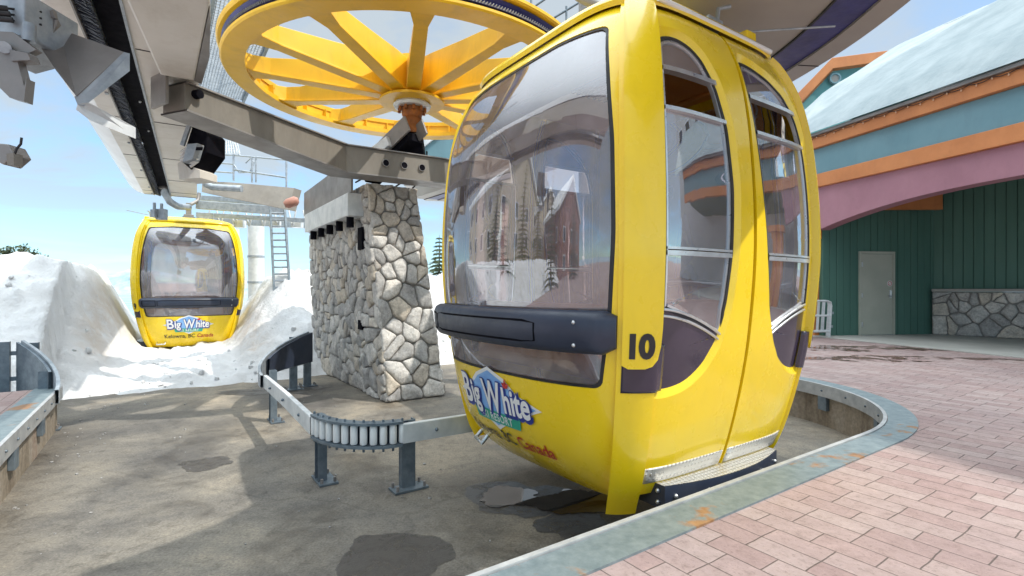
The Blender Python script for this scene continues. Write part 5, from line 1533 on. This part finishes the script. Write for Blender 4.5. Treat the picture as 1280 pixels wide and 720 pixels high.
# ------------------------------------------------------------------ camera, sun, sky
cam = bpy.data.cameras.new('camera'); co = bpy.data.objects.new('camera', cam); COL.objects.link(co)
cam.sensor_width = 36; cam.lens = 18; cam.clip_end = 20000; cam.clip_start = .05
co.location = (0, 0, CAMZ); co.rotation_euler = (R(90), 0, 0); cam.shift_y = 2/1280
scene.camera = co
AZ, EL = R(110), R(52)
sun = bpy.data.lights.new('sun', 'SUN'); so = bpy.data.objects.new('sun', sun); COL.objects.link(so)
sun.energy = 1.9; sun.angle = R(.55); sun.color = (1, .95, .86)
sd = Vector((math.sin(AZ)*math.cos(EL), math.cos(AZ)*math.cos(EL), math.sin(EL)))
so.rotation_euler = sd.to_track_quat('Z', 'Y').to_euler()
wd = bpy.data.worlds.new('World'); scene.world = wd; wd.use_nodes = True
nt = wd.node_tree; bg = nt.nodes['Background']
sky = N(nt, 'ShaderNodeTexSky', sky_type='NISHITA'); sky.sun_disc = False; sky.sun_elevation = EL; sky.sun_rotation = AZ
sky.altitude = 1700; sky.air_density = 1.0; sky.dust_density = .6; sky.ozone_density = 1.5
tc = N(nt, 'ShaderNodeTexCoord'); sp = N(nt, 'ShaderNodeSeparateXYZ'); L(nt, tc.outputs['Generated'], sp.inputs[0])
az = N(nt, 'ShaderNodeMath', operation='MAXIMUM'); L(nt, sp.outputs[2], az.inputs[0]); az.inputs[1].default_value = 0
ad = N(nt, 'ShaderNodeMath', operation='ADD'); L(nt, az.outputs[0], ad.inputs[0]); ad.inputs[1].default_value = .22
cm = N(nt, 'ShaderNodeCombineXYZ')
for i in (0, 1):
    dv = N(nt, 'ShaderNodeMath', operation='DIVIDE'); L(nt, sp.outputs[i], dv.inputs[0]); L(nt, ad.outputs[0], dv.inputs[1]); L(nt, dv.outputs[0], cm.inputs[i])
n1 = noise_n(nt, cm.outputs[0], .9, 7, .58, .5)
cr = ramp(nt, n1.outputs[0], [(.26, (0, 0, 0)), (.50, (1, 1, 1))])
hz = N(nt, 'ShaderNodeMapRange'); hz.inputs[1].default_value = .02; hz.inputs[2].default_value = .22; hz.inputs[3].default_value = .55; hz.inputs[4].default_value = .9
L(nt, sp.outputs[2], hz.inputs[0])
fm_ = N(nt, 'ShaderNodeMath', operation='MULTIPLY'); L(nt, cr.outputs[0], fm_.inputs[0]); L(nt, hz.outputs[0], fm_.inputs[1])
sk2 = mixc(nt, 1.0, sky.outputs[0], (.54, .84, .94), 'MULTIPLY')
zb = N(nt, 'ShaderNodeMapRange'); zb.inputs[1].default_value = .50; zb.inputs[2].default_value = .85; zb.inputs[3].default_value = 1; zb.inputs[4].default_value = 5.0  # brightens unseen overhead clouds, added as fill for the shadows
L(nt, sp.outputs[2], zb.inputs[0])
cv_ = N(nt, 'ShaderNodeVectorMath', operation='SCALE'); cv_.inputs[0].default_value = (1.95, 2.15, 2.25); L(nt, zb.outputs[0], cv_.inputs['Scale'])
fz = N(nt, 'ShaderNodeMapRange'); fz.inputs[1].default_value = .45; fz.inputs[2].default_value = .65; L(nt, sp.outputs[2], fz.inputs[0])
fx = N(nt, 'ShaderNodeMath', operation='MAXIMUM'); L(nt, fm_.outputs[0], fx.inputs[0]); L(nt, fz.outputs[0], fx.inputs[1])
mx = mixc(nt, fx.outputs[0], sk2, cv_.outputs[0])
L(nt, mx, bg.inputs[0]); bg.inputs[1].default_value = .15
scene.view_settings.view_transform = 'Standard'; scene.view_settings.look = 'None'
scene.view_settings.exposure = 1.12; scene.view_settings.gamma = 1; scene.view_settings.use_curve_mapping = False
scene.cycles.max_bounces = 8; scene.cycles.transparent_max_bounces = 16
scene.cycles.sample_clamp_indirect = 6
